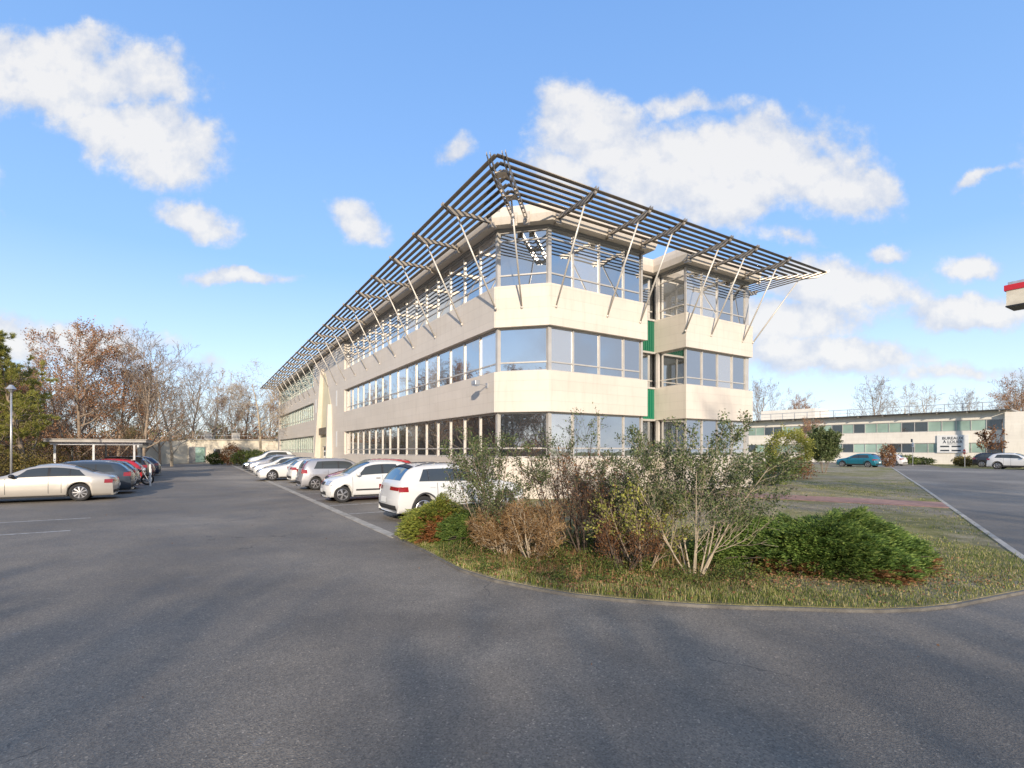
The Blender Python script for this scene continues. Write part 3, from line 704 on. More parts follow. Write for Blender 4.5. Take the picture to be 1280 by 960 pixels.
    # panels laid on the analytic skin
    def patch(nm, fn, nu, nv, m, off=.006, both=False, parent=root, m2=None):
        out = []
        for sgn in ((1, -1) if both else (1,)):
            G = [[fn(i/nu, j/nv) for j in range(nv+1)] for i in range(nu+1)]
            G = [[Vector((p.x, p.y*sgn, p.z)) for p in r] for r in G]; Q = []
            for i in range(nu+1):
                for j in range(nv+1):
                    a = G[min(i+1, nu)][j]-G[max(i-1, 0)][j]; b = G[i][min(j+1, nv)]-G[i][max(j-1, 0)]
                    n = a.cross(b)
                    if n.length < 1e-9: n = Vector((0, 0, 1))
                    n.normalize(); c = G[i][j]-Vector((0 if abs(G[i][j].x) < Ln/2-.6 else math.copysign(Ln/2-.6, G[i][j].x), 0, .55))
                    if n.dot(c) < 0: n = -n
                    Q.append(G[i][j]+n*off)
            f = [(i*(nv+1)+j, (i+1)*(nv+1)+j, (i+1)*(nv+1)+j+1, i*(nv+1)+j+1) for i in range(nu) for j in range(nv)]
            out.append(MB().add(Q, f).build(nm, m, parent, True))
        return out
    def green(x, f):                           # greenhouse side, f from belt to roof edge
        zt = ztop(x); zs, zl, w, yr, zr = station(x, zt)
        return bow((x, w+(yr-w)*f+.018*math.sin(math.pi*f), zs+(zr-zs)*f))
    # dark surround behind the side glass, then the panes
    x0, x1 = S['side'][0][0], S['side'][-1][1]
    def wb(a, f0, f1, xs, xe):
        x = xs+(xe-xs)*a; return x
    xs_f = S['ws'][0]+.05
    def rg_edge(x): return 1.0
    sfront = x0
    def sidefn(xa, xb, lo, hi, lead=0.0, trail=0.0):
        def fn(a, b):
            f = lo+(hi-lo)*b
            xl = xa + lead*f; xr = xb - trail*f
            return green(xl+(xr-xl)*a, f)
        return fn
    n = len(S['side']); lead = S['ws'][1]-S['ws'][0]
    for i, (xa, xb) in enumerate(S['side']):
        ld = min(.5, lead*.55) if i == 0 else .03
        tr = (.10 if i < n-1 else .28)
        tr = 0.0 if i < n-1 else tr; ld = ld if i == 0 else 0.0
        patch('side_window', sidefn(xa, xb, .07, S['fhi'], ld, tr), 8, 4, M['car_glass'], .006, True)
        if i < n-1:
            xn = S['side'][i+1][0]; patch('door_pillar', sidefn(xb, xn, .07, S['fhi'], 0, 0), 2, 3, M['dark'], .004, True)
    def prof_at(a_x, rear):                    # profile parameter where the top line passes x
        idx = range(len(X)-1, -1, -1) if rear else range(len(X))
        prev = None
        for i in idx:
            if (X[i] <= a_x if rear else X[i] >= a_x): return u[i]
        return T/2
    def prof_z(z, rear):
        idx = range(len(X)-1, -1, -1) if rear else range(len(X))
        for i in idx:
            if Zt[i] >= z: return u[i]
        return T/2
    def topfn(u0, u1, y0, y1, taper=0.0):
        def fn(a, b):
            uu = u0+(u1-u0)*a; yf = (y0+(y1-y0)*b)*(1-taper*a)
            return bow(top_pt(np.interp(uu, u, X), np.interp(uu, u, Zt), yf))
        return fn
    patch('windscreen', topfn(prof_at(S['ws'][0], False), prof_at(S['ws'][1], False), -.93, .93), 10, 10, M['car_glass'])
    ua, ub = prof_at(S['rg'][0], True), prof_at(S['rg'][1], True)
    patch('rear_window', topfn(ua, ub, -.88, .88), 8, 10, M['car_glass'])
    zlo, zhi, ylo, yhi = S['tail']
    ta, tb = prof_z(zhi, True), prof_z(zlo, True)
    patch('tail_light', topfn(ta, tb, ylo, yhi, 0), 6, 6, M['red_lens'], .010, True)
    def tailside(a, b):
        x = Ln-.02-.26*a; z = zlo+(min(zhi, belt(x)-.02)-zlo)*b; z = z*(1-a*.0)+0*a; return bow((x-.0, flank(min(x, Ln), z), z))
    patch('tail_light_wing', tailside, 5, 3, M['red_lens'], .009, True)
    pz = S['plate_r']; pa, pb = prof_z(pz+.06, True), prof_z(pz-.06, True)
    patch('number_plate', topfn(pa, pb, -.29, .29), 2, 6, M['plate'], .014)
    patch('number_plate', topfn(prof_z(.36, False), prof_z(.47, False), -.30, .30), 2, 6, M['plate'], .014)
    patch('rear_bumper', topfn(prof_z(zb+.20, True), prof_z(zb+.08, True), -.97, .97), 3, 12, M['black_plastic'], .008)
    patch('grille', topfn(prof_z(S['prof'][3][1]-.20, False), prof_z(S['prof'][3][1]-.08, False), -.42, .42), 3, 8, M['black_plastic'], .008)
    patch('air_intake', topfn(prof_z(zb+.07, False), prof_z(zb+.18, False), -.7, .7), 3, 8, M['black_plastic'], .008)
    hz0, hz1 = S['prof'][3][1]-.20, S['prof'][3][1]-.035
    patch('headlight', topfn(prof_z(hz0, False), prof_z(hz1, False), .55, .98), 5, 6, M['clear_lens'], .010, True)
    def headside(a, b):
        x = .02+.34*a; z = hz0+.02+(min(hz1, belt(x)-.01)-hz0-.02)*b + .03*a; return bow((x, flank(x, min(z, belt(x))), z))
    patch('headlight_wing', headside, 5, 3, M['clear_lens'], .009, True)
    # sills, door lines, handles, mirrors
    def flankfn(xa, xb, za, zb2):
        return lambda a, b: (lambda x, z: bow((x, flank(x, z), z)))(xa+(xb-xa)*a, za+(zb2-za)*b)
    patch('sill', flankfn(S['wf']+Rw+.02, S['wr']-Rw-.02, zb+.01, zb+(.16 if S.get('cladding') else .06)), 8, 3, M['black_plastic'], .007, True)
    if kind == 'mini': patch('rubbing_strip', flankfn(1.05, 2.65, .42, .48), 8, 2, M['black_plastic'], .009, True)
    for xa in {S['side'][0][0]-.16, S['side'][0][1]+.03, S['side'][1][1]+.02 - (.25 if S['wr']-Rw < S['side'][1][1] else 0)}:
        patch('door_gap', flankfn(xa, xa+.012, zb+.14, belt(xa)-.01), 1, 10, M['dark'], .004, True)
    for xa in (S['side'][0][1]-.22, S['side'][1][1]-.16):
        patch('door_handle', flankfn(xa, xa+.16, belt(xa)-.13, belt(xa)-.105), 3, 2, paint_m if kind != 'mini' else M['black_plastic'], .03, True)
    xm = S['mirror']; zm = belt(xm)+.07
    for sgn in (1, -1):
        pm = bow((xm, flank(xm, belt(xm))*1.0+.09, zm)); mm = MB().ellipsoid((pm.x, pm.y*sgn, pm.z), (.09, .11, .075), 12)
        mm.tube((pm.x, (pm.y-.16)*sgn, pm.z-.05), (pm.x, (pm.y-.04)*sgn, pm.z-.03), .025)
        mm.build('door_mirror', M['dark'] if paint_m in (M['p_silver'],) else paint_m, root, True)
    # arch liner, wheels
    for xw in (S['wf'], S['wr']):
        if S.get('cladding'):
            def archfn(a, b, xw=xw):
                t = math.pi*(.0+1.0*a); R = Rw+.002+.045*b; x = xw-R*math.cos(t); z = max(zb+.01, S['rw']+R*math.sin(t)); return bow((x, flank(x, min(z, belt(x))), z))
            patch('wheel_arch', archfn, 18, 2, M['black_plastic'], .010, True)
        for sgn in (1, -1):
            yc = hw(xw)-.005; r = S['rw']
            wp = bow((xw, yc, 0)); X_ = Ln/2-xw
            Mx = Matrix.Translation((X_, sgn*yc, r)) @ Matrix.Rotation(-sgn*math.pi/2, 4, 'X')
            wh = MB().lathe([(0, -.10), (r*.66, -.10), (r*.66, -.03), (0, -.03)], Mx, 20).build('wheel', M['dark'], root)
            MB().lathe([(r*.66, -.19), (r*.93, -.20), (r, -.16), (r, -.035), (r*.94, -.003), (r*.80, .002), (r*.675, -.012), (r*.66, -.04), (r*.66, -.19)], Mx, 32).build('tyre', M['tyre'], wh, True)
            rm = MB().lathe([(r*.675, -.012), (r*.645, -.006), (r*.60, -.03), (r*.585, -.07)], Mx, 28)
            rm.lathe([(0, .0), (r*.13, -.002), (r*.15, -.03), (0, -.03)], Mx, 14)
            for k in range(rim_style):
                a = 2*math.pi*k/rim_style; da = .62/rim_style*1.35
                for s2 in ((-1, 1) if rim_style <= 5 else (0,)):
                    a0 = a+s2*da*.25; a1 = a+s2*da*.75; w0, w1 = r*.045, (r*.05 if rim_style <= 5 else r*.075)
                    def pt(rr, ang, w_, z): return Mx @ Vector((rr*math.cos(ang)-w_*math.sin(ang), rr*math.sin(ang)+w_*math.cos(ang), z))
                    rm.add([pt(r*.12, a0, -w0, -.005), pt(r*.12, a0, w0, -.005), pt(r*.62, a1, w1, -.018), pt(r*.62, a1, -w1, -.018),
                            pt(r*.12, a0, -w0, -.03), pt(r*.12, a0, w0, -.03), pt(r*.62, a1, w1, -.045), pt(r*.62, a1, -w1, -.045)],
                           [(0, 1, 2, 3), (7, 6, 5, 4), (0, 4, 5, 1), (1, 5, 6, 2), (2, 6, 7, 3), (3, 7, 4, 0)])
            rm.build('rim', M['rim'], wh)
    if kind in ('suv', 'bigsuv', 'estate'):
        for sgn in (1, -1):
            pts = []
            for i in range(7):
                x = S['ws'][1]+.15+(S['rg'][0]-S['ws'][1]-.35)*i/6; q = top_pt(x, ztop(x), .86)
                pts.append(Vector((Ln/2-x, sgn*q[1], q[2]+(.045 if 0 < i < 6 else .0))))
            MB().path(pts, .014, 6).build('roof_rail', M['chrome'] if kind == 'estate' else M['black_plastic'], root)
    if kind in ('suv', 'bigsuv', 'hatch', 'mini', 'mpv'):      # roof spoiler lip above the back glass
        x = S['rg'][0]-.03; q = top_pt(x, ztop(x), 0)
        patch('roof_spoiler', topfn(prof_at(S['rg'][0]-.10, True), prof_at(S['rg'][0]+.045, True), -.9, .9), 3, 10, M['dark'] if kind == 'suv' else paint_m, .022)
    return root
def place(root, r, s, nose, label, cat, group):
    root.location = W(r, s, 0); root.rotation_euler = (0, 0, YAW + (math.pi if nose < 0 else 0) + rng.uniform(-.012, .012))
    tag(root, label, cat, group); return root
GR, GL = 'cars parked in front of the office block', 'cars parked along the left side of the lane'
def kid_map():
    kids = {}
    for q in bpy.data.objects:
        if q.parent: kids.setdefault(q.parent.name, []).append(q)
    return kids
# right row, near to far: r = centre so that the lane end sits near r = -5.4
cars_r = [('suv', 'p_white', -3.4, -1.95, 1, 5, 'white compact suv with black rear window parked tail out beside the low juniper', 'car'),
 ('mini', 'p_white', -4.15, 4.05, -1, 5, 'small white hatchback parked nose out with a black rubbing strip on its doors', 'car'),
 ('mpv', 'p_red', -3.15, 7.2, -1, 7, 'red hatchback mostly hidden behind the small white hatchback, only roof and bonnet showing', 'car'),
 ('mpv', 'p_grey', -3.75, 10.7, 1, 6, 'silver grey tall hatchback parked tail out with upright red tail lights', 'car'),
 ('hatch', 'p_white', -3.3, 16.6, 1, 5, 'white hatchback parked tail out between the silver grey car and a white saloon', 'car'),
 ('sedan', 'p_white', -4.3, 20.0, -1, 7, 'white saloon parked nose out beyond the white tail-out hatchback', 'car'),
 ('hatch', 'p_navy', -4.0, 23.4, -1, 7, 'dark blue hatchback showing its dark roof between two white cars', 'car'),
 ('hatch', 'p_white', -4.3, 27.2, -1, 7, 'white hatchback nose out near the far end of the row', 'car'),
 ('suv', 'p_grey', -4.2, 32.5, -1, 7, 'silver suv parked near the far end of the row by the hedge', 'car'),
 ('estate', 'p_black', -4.0, 37.5, -1, 7, 'black estate car farthest but one in the row by the hedge', 'car')]
for kind, p, r, s, nose, rs, lab, cat in cars_r: place(make_car(kind, M[p], rim_style=rs), r, s, nose, lab, cat, GR)
vn = make_car('mpv', M['p_white'], 'parked_van'); place(vn, -3.0, 45.5, -1, 'white van standing beyond the row of cars by the far corner of the office block', 'van', GR); vn.scale = (1.15, 1.1, 1.25)
cars_l = [('sedan', 'p_silver', -14.95, 9.9, -1, 9, 'champagne silver saloon nearest in the left row, tail towards the lane', 'car'),
 ('estate', 'p_bluegrey', -14.6, 12.9, -1, 7, 'dark blue grey estate with silver roof rails behind the champagne saloon', 'car'),
 ('hatch', 'p_navy', -14.4, 15.8, -1, 7, 'navy hatchback with red tail lights between the dark estate and the motorcycle', 'car'),
 ('hatch', 'p_red', -14.6, 21.6, -1, 7, 'bright red hatchback parked at the open carport', 'car'),
 ('mpv', 'p_black', -14.5, 24.7, -1, 7, 'black tall hatchback parked past the bright red car', 'car'),
 ('hatch', 'p_burg', -14.5, 28.0, -1, 7, 'burgundy hatchback beyond the carport', 'car'),
 ('estate', 'p_navy', -14.6, 31.2, -1, 7, 'dark navy estate second from the far end of the left row', 'car'),
 ('hatch', 'p_grey', -14.6, 34.6, -1, 7, 'grey hatchback farthest along the left row', 'car')]
for kind, p, r, s, nose, rs, lab, cat in cars_l: place(make_car(kind, M[p], rim_style=rs), r, s, nose, lab, cat, GL)
def place_w(root, loc, yaw, label, cat, group=None):
    root.location = loc; root.rotation_euler = (0, 0, yaw); tag(root, label, cat, group); return root
yawL = math.atan2(LY, LX)
place_w(make_car('suv', M['p_teal'], rim_style=7), dp(1073, 57), yawL, 'teal suv parked by the lawn in front of the far two-storey building', 'car', 'cars by the far building')
place_w(make_car('hatch', M['p_white'], rim_style=7), dp(1108, 64), yawL, 'white car half hidden behind the teal suv', 'car', 'cars by the far building')
place_w(make_car('bigsuv', M['p_white'], rim_style=7), dp(1272, 50.5), yawL+math.pi, 'white suv at the right edge parked tail towards the road on the grass verge', 'car', 'cars by the far building')
place_w(make_car('bigsuv', M['p_black'], rim_style=7), dp(1250, 56), yawL+math.pi, 'black suv parked just behind the white suv at the right edge', 'car', 'cars by the far building')
# motorcycle
mo = empty('motorcycle', W(-12.9, 18.5), YAW, 'dark motorcycle parked between the navy car and the bright red car', 'motorcycle')
for x in (-.7, .7):
    Mx = Matrix.Translation((x, 0, .31)) @ Matrix.Rotation(math.pi/2, 4, 'X')
    w = MB().lathe([(.22, -.05), (.29, -.06), (.31, 0), (.29, .06), (.22, .05), (.22, -.05)], Mx, 24).build('wheel', M['tyre'], mo, True)
    rm = MB().lathe([(0, -.03), (.06, -.03), (.06, .03), (0, .03)], Mx, 12)
    for k in range(6): rm.tube(Mx @ Vector((.04*math.cos(k*1.047), .04*math.sin(k*1.047), 0)), Mx @ Vector((.225*math.cos(k*1.047), .225*math.sin(k*1.047), 0)), .014)
    rm.build('rim', M['rim'], w)
MB().ellipsoid((.15, 0, .78), (.3, .15, .14), 14).build('fuel_tank', M['p_black'], mo, True)
MB().ellipsoid((-.38, 0, .80), (.36, .13, .08), 12).build('seat', M['black_plastic'], mo, True)
MB().box(-.25, .25, -.14, .14, .28, .62).build('engine', M['galv'], mo, bevel=.04)
MB().tube((.7, .07, .31), (.42, .07, .95), .025).tube((.7, -.07, .31), (.42, -.07, .95), .025).build('fork', M['chrome'], mo)
MB().tube((.38, -.36, 1.02), (.42, 0, .96), .015).tube((.42, 0, .96), (.38, .36, 1.02), .015).build('handlebar', M['black_plastic'], mo)
MB().ellipsoid((.56, 0, .85), (.08, .1, .1), 12).build('headlight', M['clear_lens'], mo, True)
MB().tube((-.1, -.14, .3), (-.8, -.16, .36), .045).build('exhaust', M['chrome'], mo, True)
MB().box(-.95, -.6, -.08, .08, .62, .68).build('mudguard', M['p_black'], mo, bevel=.02)

# ------------------------------------------------------------------ plants
def skeleton(seed, height, r0, n1, n2, n3, n4=0, spread=1.0, start=.22, up=.35, wob=.16, l1=.5, trunk_dir=(0, 0, 1), stems=1, lean=.35):
    R = random.Random(seed); segs = []; tips = []
    def grow(p, d, ln, r, lev):
        n = 6 if lev == 0 else (5 if lev == 1 else (4 if lev == 2 else 3))
        pts = [p]; step = ln/n
        for i in range(n):
            d = (d + Vector((R.gauss(0, 1), R.gauss(0, 1), R.gauss(0, 1)))*(wob*(.45 if lev == 0 else 1)) + Vector((0, 0, up*(.25 if lev else .2)))).normalized()
            q = p + d*step; ra = r*(1-.75*i/n); rb = r*(1-.75*(i+1)/n)
            segs.append((p, q, ra, rb, lev)); p = q; pts.append(p)
        tips.append((pts[-2], pts[-1], lev))
        cnt = (n1, n2, n3, n4)[lev] if lev < 4 else 0
        for k in range(cnt):
            t = (start + (1-start)*(k+R.random())/cnt) if lev == 0 else (.2+.8*(k+R.random())/cnt)
            i = min(int(t*n), n-1); base = pts[i].lerp(pts[i+1], t*n-i)
            ax = (pts[i+1]-pts[i]).normalized(); ph = R.random()*6.283
            e1 = ax.orthogonal().normalized(); e2 = ax.cross(e1)
            an = (R.uniform(.65, 1.15) if lev == 0 else R.uniform(.5, 1.0))*spread
            nd = (ax*math.cos(an) + (e1*math.cos(ph)+e2*math.sin(ph))*math.sin(an)).normalized()
            cl = ln*(l1*(1.15-.6*t) if lev == 0 else R.uniform(.4, .68)*(1.1-.4*t))
            grow(base, nd, cl, r*(1-.75*t)*(.5 if lev == 0 else .55), lev+1)
    for k in range(stems):
        a = 6.283*k/stems+R.random(); l = lean*R.uniform(.3, 1) if stems > 1 else 0
        d = Vector((math.cos(a)*l, math.sin(a)*l, 1)).normalized() if stems > 1 else Vector(trunk_dir).normalized()
        grow(Vector((math.cos(a)*.12, math.sin(a)*.12, 0)) if stems > 1 else Vector((0, 0, -.05)), d, height*(R.uniform(.75, 1) if stems > 1 else 1), r0*(R.uniform(.6, 1) if stems > 1 else 1), 0)
    return segs, tips
def tubes_np(segs, rmin=.006, levs=None):
    """all limbs of a plant as one surface: numpy prisms, 7 sides on the trunk, 3 on the twigs"""
    Vs, Fv, Fn = [], [], []; base = 0
    for sides, sel in ((8, lambda l: l == 0), (5, lambda l: l == 1), (3, lambda l: l >= 2)):
        S = [q for q in segs if sel(q[4]) and (levs is None or q[4] in levs)]
        if not S: continue
        a = np.array([q[0] for q in S]); b = np.array([q[1] for q in S]); ra = np.maximum([q[2] for q in S], rmin); rb = np.maximum([q[3] for q in S], rmin)
        d = b-a; d /= np.linalg.norm(d, axis=1)[:, None]+1e-9
        ref = np.where(np.abs(d[:, 2:3]) < .9, [[0, 0, 1.]], [[1., 0, 0]]); e1 = np.cross(d, ref); e1 /= np.linalg.norm(e1, axis=1)[:, None]; e2 = np.cross(d, e1)
        t = np.arange(sides)*2*np.pi/sides; cs, sn = np.cos(t)[None, :, None], np.sin(t)[None, :, None]
        ring = e1[:, None, :]*cs + e2[:, None, :]*sn
        v = np.concatenate([a[:, None]+ring*ra[:, None, None], b[:, None]+ring*rb[:, None, None]], 1).reshape(-1, 3)
        m = len(S); i = np.arange(sides); j = (i+1) % sides
        q = np.stack([i, i+sides, j+sides, j], 1)[None]+(np.arange(m)*2*sides)[:, None, None]+base
        Vs.append(v); Fv.append(q.ravel()); Fn.append(np.full(m*sides, 4)); base += len(v)
    return np.concatenate(Vs), np.concatenate(Fv), np.concatenate(Fn)
def leaves_np(cen, size, seed=0, aspect=1.7, droop=0.0, axis=None, jit=1.0, fold=True):
    """one little bent blade (two triangles sharing the midrib) per point"""
    g = np.random.default_rng(seed); n = len(cen)
    ax = g.normal(size=(n, 3)) if axis is None else axis + g.normal(size=(n, 3))*jit
    ax[:, 2] -= droop; ax /= np.linalg.norm(ax, axis=1)[:, None]+1e-9
    sd = np.cross(ax, g.normal(size=(n, 3))); sd /= np.linalg.norm(sd, axis=1)[:, None]+1e-9
    nr = np.cross(ax, sd); s = size*g.uniform(.6, 1.25, n)[:, None]
    p0 = cen; p1 = cen+ax*s*aspect*.5+sd*s*.5+nr*s*.12; p2 = cen+ax*s*aspect; p3 = cen+ax*s*aspect*.5-sd*s*.5+nr*s*.12
    V = np.stack([p0, p1, p2, p3], 1).reshape(-1, 3); b = np.arange(n)[:, None]*4
    F_ = np.stack([b+0, b+1, b+2, b+0, b+2, b+3], 2).reshape(-1)
    return V, F_, np.full(2*n, 3)
def join_np(*parts):
    V, Fv, Fn, mi = [], [], [], []; base = 0
    for k, (v, f, n) in enumerate(parts):
        V.append(v); Fv.append(f+base); Fn.append(n); mi.append(np.full(len(n), k)); base += len(v)
    return np.concatenate(V), np.concatenate(Fv), np.concatenate(Fn), np.concatenate(mi)
def along(segs, levs, per, seed, spread=.0, frac=1.0):
    g = np.random.default_rng(seed); S = [q for q in segs if q[4] in levs]
    if frac < 1: S = [q for q in S if g.random() < frac]
    a = np.array([q[0] for q in S]); b = np.array([q[1] for q in S]); t = g.random((len(S), per, 1))
    p = (a[:, None]*(1-t)+b[:, None]*t).reshape(-1, 3); d = np.repeat(b-a, per, 0); d /= np.linalg.norm(d, axis=1)[:, None]+1e-9
    return p+g.normal(size=p.shape)*spread, d

def bare_tree(seed, h, leafy=0.0, leaf_m='russet', bark='bark', **kw):
    a = dict(n1=19, n2=8, n3=5, n4=0, start=.12, up=.42, spread=.95, l1=.52, wob=.17); a.update(kw)
    segs, tips = skeleton(seed, h, h*.017, **a)
    t = empty('bare_tree')
    tr = tubes_np([q for q in segs if q[4] <= 1], .02); link('trunk', np_mesh('trunk', *tr, M[bark], smooth=True), t)
    cr = tubes_np([q for q in segs if q[4] >= 2], .013)
    if leafy > 0:
        p, d = along(segs, (2, 3), 3, seed, .14, leafy); lv = leaves_np(p, .12, seed, 1.2)
        V, Fv, Fn, mi = join_np(cr, lv); me = np_mesh('crown', V, Fv, Fn, [M[bark], M[leaf_m]], mi)
    else: me = np_mesh('crown', *cr, M[bark])
    link('crown', me, t); return t
protos = {}
protos['leafy1'] = bare_tree(1, 12, 1.0, 'russet', 'bark', n3=7)
protos['leafy2'] = bare_tree(2, 12, .8, 'russet', 'bark', n1=17, n3=7)
protos['bare1'] = bare_tree(3, 12, 0, bark='bark', n4=3, n3=4, n2=6)
protos['bare2'] = bare_tree(4, 12, .10, 'leaf_brown', 'bark_pale', n1=12, n4=3, n3=4, n2=6)
protos['wide'] = bare_tree(6, 12, .06, 'leaf_brown', 'bark_pale', n1=12, n2=8, n4=2, spread=1.25, l1=.62, start=.35, up=.2)
protos['olivey'] = bare_tree(8, 12, 1.0, 'olive', 'bark', n1=16)
KM = kid_map(); used = set()
def put_tree(key, loc, h, label, group=None, cat='tree', yaw=None, wide=1.0):
    o = protos[key]
    if key in used: o = copy_tree(o, None, KM)
    used.add(key); k = h/15.0
    o.location = loc; o.scale = (k*wide, k*wide, k); o.rotation_euler = (0, 0, rng.uniform(0, 6.28) if yaw is None else yaw)
    return tag(o, label, cat, group)
GW = 'woodland trees on the left and beyond the lane'
T = [('leafy1', 100, 46, 13.6, 'tall bare tree with russet leaves and pale trunk rising left of the carport'),
 ('bare2', 78, 56, 12.5, 'bare brown tree behind the pine at the left edge'),
 ('leafy2', 148, 50, 12.2, 'broad russet tree directly above the carport roof'),
 ('bare1', 178, 46, 12.8, 'dark bare tree standing tallest just right of the carport'),
 ('leafy1', 50, 50, 11.0, 'russet tree filling the gap between pine and tallest left tree'),
 ('bare2', 215, 60, 12.5, 'bare pale tree above the left end of the low stone building'),
 ('leafy2', 200, 70, 12.5, 'russet tree between the tallest dark tree and the low stone building'),
 ('bare1', 242, 78, 15.3, 'fine twigged bare tree behind the door of the low stone building'),
 ('bare2', 268, 84, 15.6, 'slim bare tree behind the middle of the low stone building'),
 ('leafy2', 288, 88, 13.0, 'rusty brown tree behind the orange shrub'),
 ('bare1', 305, 92, 15.0, 'bare tree behind the hedge at the end of the lane'),
 ('wide', 326, 68, 13.5, 'wide spreading pale barked tree by the far corner of the office block'),
 ('leafy2', 335, 96, 13.0, 'rusty tree just left of the far end of the canopy'),
 ('leafy1', 120, 62, 10.5, 'low russet tree behind the carport left half'),
 ('olivey', 160, 60, 7.5, 'low olive tree behind the carport right half'),
 ('olivey', 232, 88, 8.5, 'low olive brown tree behind the rooftop boxes'),
 ('bare1', 20, 60, 12.0, 'bare tree high behind the pine crown')]
for key, u, y, h, lab in T: put_tree(key, dp(u, y), h, lab, None)
# the wood goes on, out of the photograph's frame, beside and behind the camera (mirrored in the glass and casting the shade)
lab = 'bare brown woodland tree at the edge of the car park mirrored in the windows'
g2 = random.Random(77)
for i in range(34):
    s = -26 + 2.7*i; r = -36 - g2.uniform(0, 9) if i % 2 else -33 - g2.uniform(0, 3)
    w = W(r, s)
    if w.y > 3 and (640+F*w.x/w.y) > -30: 
        continue
    put_tree(g2.choice(['leafy1', 'leafy2', 'leafy1', 'bare2']), w, g2.uniform(11.5, 15), lab, 'woodland trees around the car park')
for i in range(12):
    put_tree(g2.choice(['leafy1', 'leafy2', 'olivey']), W(-24-g2.uniform(0, 12), 34+5*i+g2.uniform(-2, 2)), g2.uniform(9, 12), 'russet tree in the belt of woodland behind the left row of cars', 'woodland belt behind the left row of cars')
# trees right and beyond the far building
TR = [('bare1', 948, 100, 18, 'bare tree seen just right of the office block corner'), ('leafy2', 990, 92, 13.2, 'reddish bare tree above the rooftop plant room'),
 ('bare2', 1010, 98, 15.5, 'upright bare tree right of the reddish tree'), ('bare1', 1098, 104, 19, 'large bare tree behind the roof railing left of centre'),
 ('bare2', 1165, 104, 18.0, 'bare tree behind the middle of the roof railing'), ('bare1', 1210, 110, 17.0, 'fainter bare tree behind the right half of the railing'),
 ('bare2', 1130, 116, 18.0, 'pale bare tree between the two larger trees behind the railing'), ('leafy2', 1262, 92, 17.5, 'dense bare tree at the right end of the railing'), ('bare1', 1285, 95, 19, 'bare tree at the right edge of the frame')]
for key, u, y, h, lab in TR: put_tree(key, dp(u, y), h*.88, lab, None)
put_tree('leafy1', dp(1004, 66), 6.2, 'small tree with rusty leaves in front of the far building beside the yellow-green shrub', None)

# pine at the left edge
def pine(seed, h, ntuft=900):
    g = random.Random(seed); segs, tips = skeleton(seed, h, .16, 27, 6, 0, start=.15, up=.16, spread=1.2, l1=.40, wob=.12)
    t = empty('pine_tree'); link('trunk', np_mesh('trunk', *tubes_np(segs, .012), M['bark'], smooth=True), t)
    cen, ax = [], []
    gg = np.random.default_rng(seed)
    for a, b, l in [q for q in tips if q[2] >= 1]: 
        for k in range(4 if l == 2 else 6):
            cen.append(np.array(a)*(1-k/5)+np.array(b)*(k/5) + gg.normal(size=3)*.05); ax.append(np.array((b-a).normalized())+np.array([0, 0, .45]))
    for a, b, ra, rb, l in [q for q in segs if q[4] >= 2]:
        cen.append(np.array(b)); ax.append(np.array((b-a).normalized())+np.array([0, 0, .4]))
    cen = np.repeat(np.array(cen), 34, 0); ax = np.repeat(np.array(ax), 34, 0); ax /= np.linalg.norm(ax, axis=1)[:, None]
    V, F_, Fn = leaves_np(cen, .016, seed, 12.0, 0, ax, .5)
    link('needles', np_mesh('needles', V, F_, Fn, M['pine']), t); return t
p1 = pine(11, 6.6); p1.location = dp(34, 27.5); tag(p1, 'green pine with bunched needles at the left edge behind the silver saloon', 'pine tree')
p2 = copy_tree(p1, None, kid_map()); p2.location = dp(-45, 27); p2.rotation_euler = (0, 0, 2.1); p2.scale = (1.1,)*3; tag(p2, 'second pine cut by the left edge of the frame', 'pine tree')

# leafy shrubs (many stems, small leaves)
def shrub(name, seed, h, leaf_m, bark='bark', stems=9, leaf=.045, per=5, n1=7, n2=5, n3=3, lean=.5, frac=1.0, r0=.018, up=.25, spreadv=.03, aspect=1.7, low=0.0):
    segs, tips = skeleton(seed, h/1.05, r0, n1, n2, n3, stems=stems, lean=lean, start=.15, up=up, spread=.75, l1=.42, wob=.13)
    t = empty(name); link('stems', np_mesh('stems', *tubes_np(segs, .0022 if h < 4 else .006), M[bark]), t)
    if leaf_m:
        S = [q for q in segs if q[0][2] > low*h]
        p, d = along(S, (1, 2, 3), per, seed, spreadv, frac); V, F_, Fn = leaves_np(p, leaf, seed, aspect, 0, d, .8)
        link('leaves', np_mesh('leaves', V, F_, Fn, M[leaf_m]), t)
    return t
def put(o, loc, yaw, label, cat='shrub', group=None, sc=None):
    o.location = loc; o.rotation_euler = (0, 0, yaw)
    if sc: o.scale = sc
    return tag(o, label, cat, group)
def g3(x, y): return Vector((x, y, .05))
s1 = put(shrub('leafy_shrub', 21, 2.35, 'leaf', 'bark_pale', 10, .022, 5, 8, 5, 3, .66, low=.36, frac=.8), g3(2.72, 7.5), .4, 'tall open shrub with small dark leaves and pale bare stems left of the large juniper')
s1b = put(shrub('leafy_shrub', 22, 1.7, 'leaf', 'bark', 5, .022, 2, 7, 5, 3, .5, low=.2, frac=.6), g3(1.9, 8.5), 1.4, 'dark leafed shrub behind and left of the pale stemmed shrub')
s2 = put(shrub('leafy_shrub', 23, 2.2, 'leaf', 'bark', 8, .024, 3, 8, 5, 3, .5, low=.15, frac=.8), g3(-.35, 9.3), .9, 'grey-green small leafed shrub in front of the white suv')
s3 = put(shrub('bare_shrub', 24, 2.35, 'leaf', 'bark_dark', 7, .024, 2, 7, 5, 3, .35, frac=.4), g3(.95, 9.3), 2.2, 'dark twiggy shrub with sparse leaves between the two leafy shrubs')
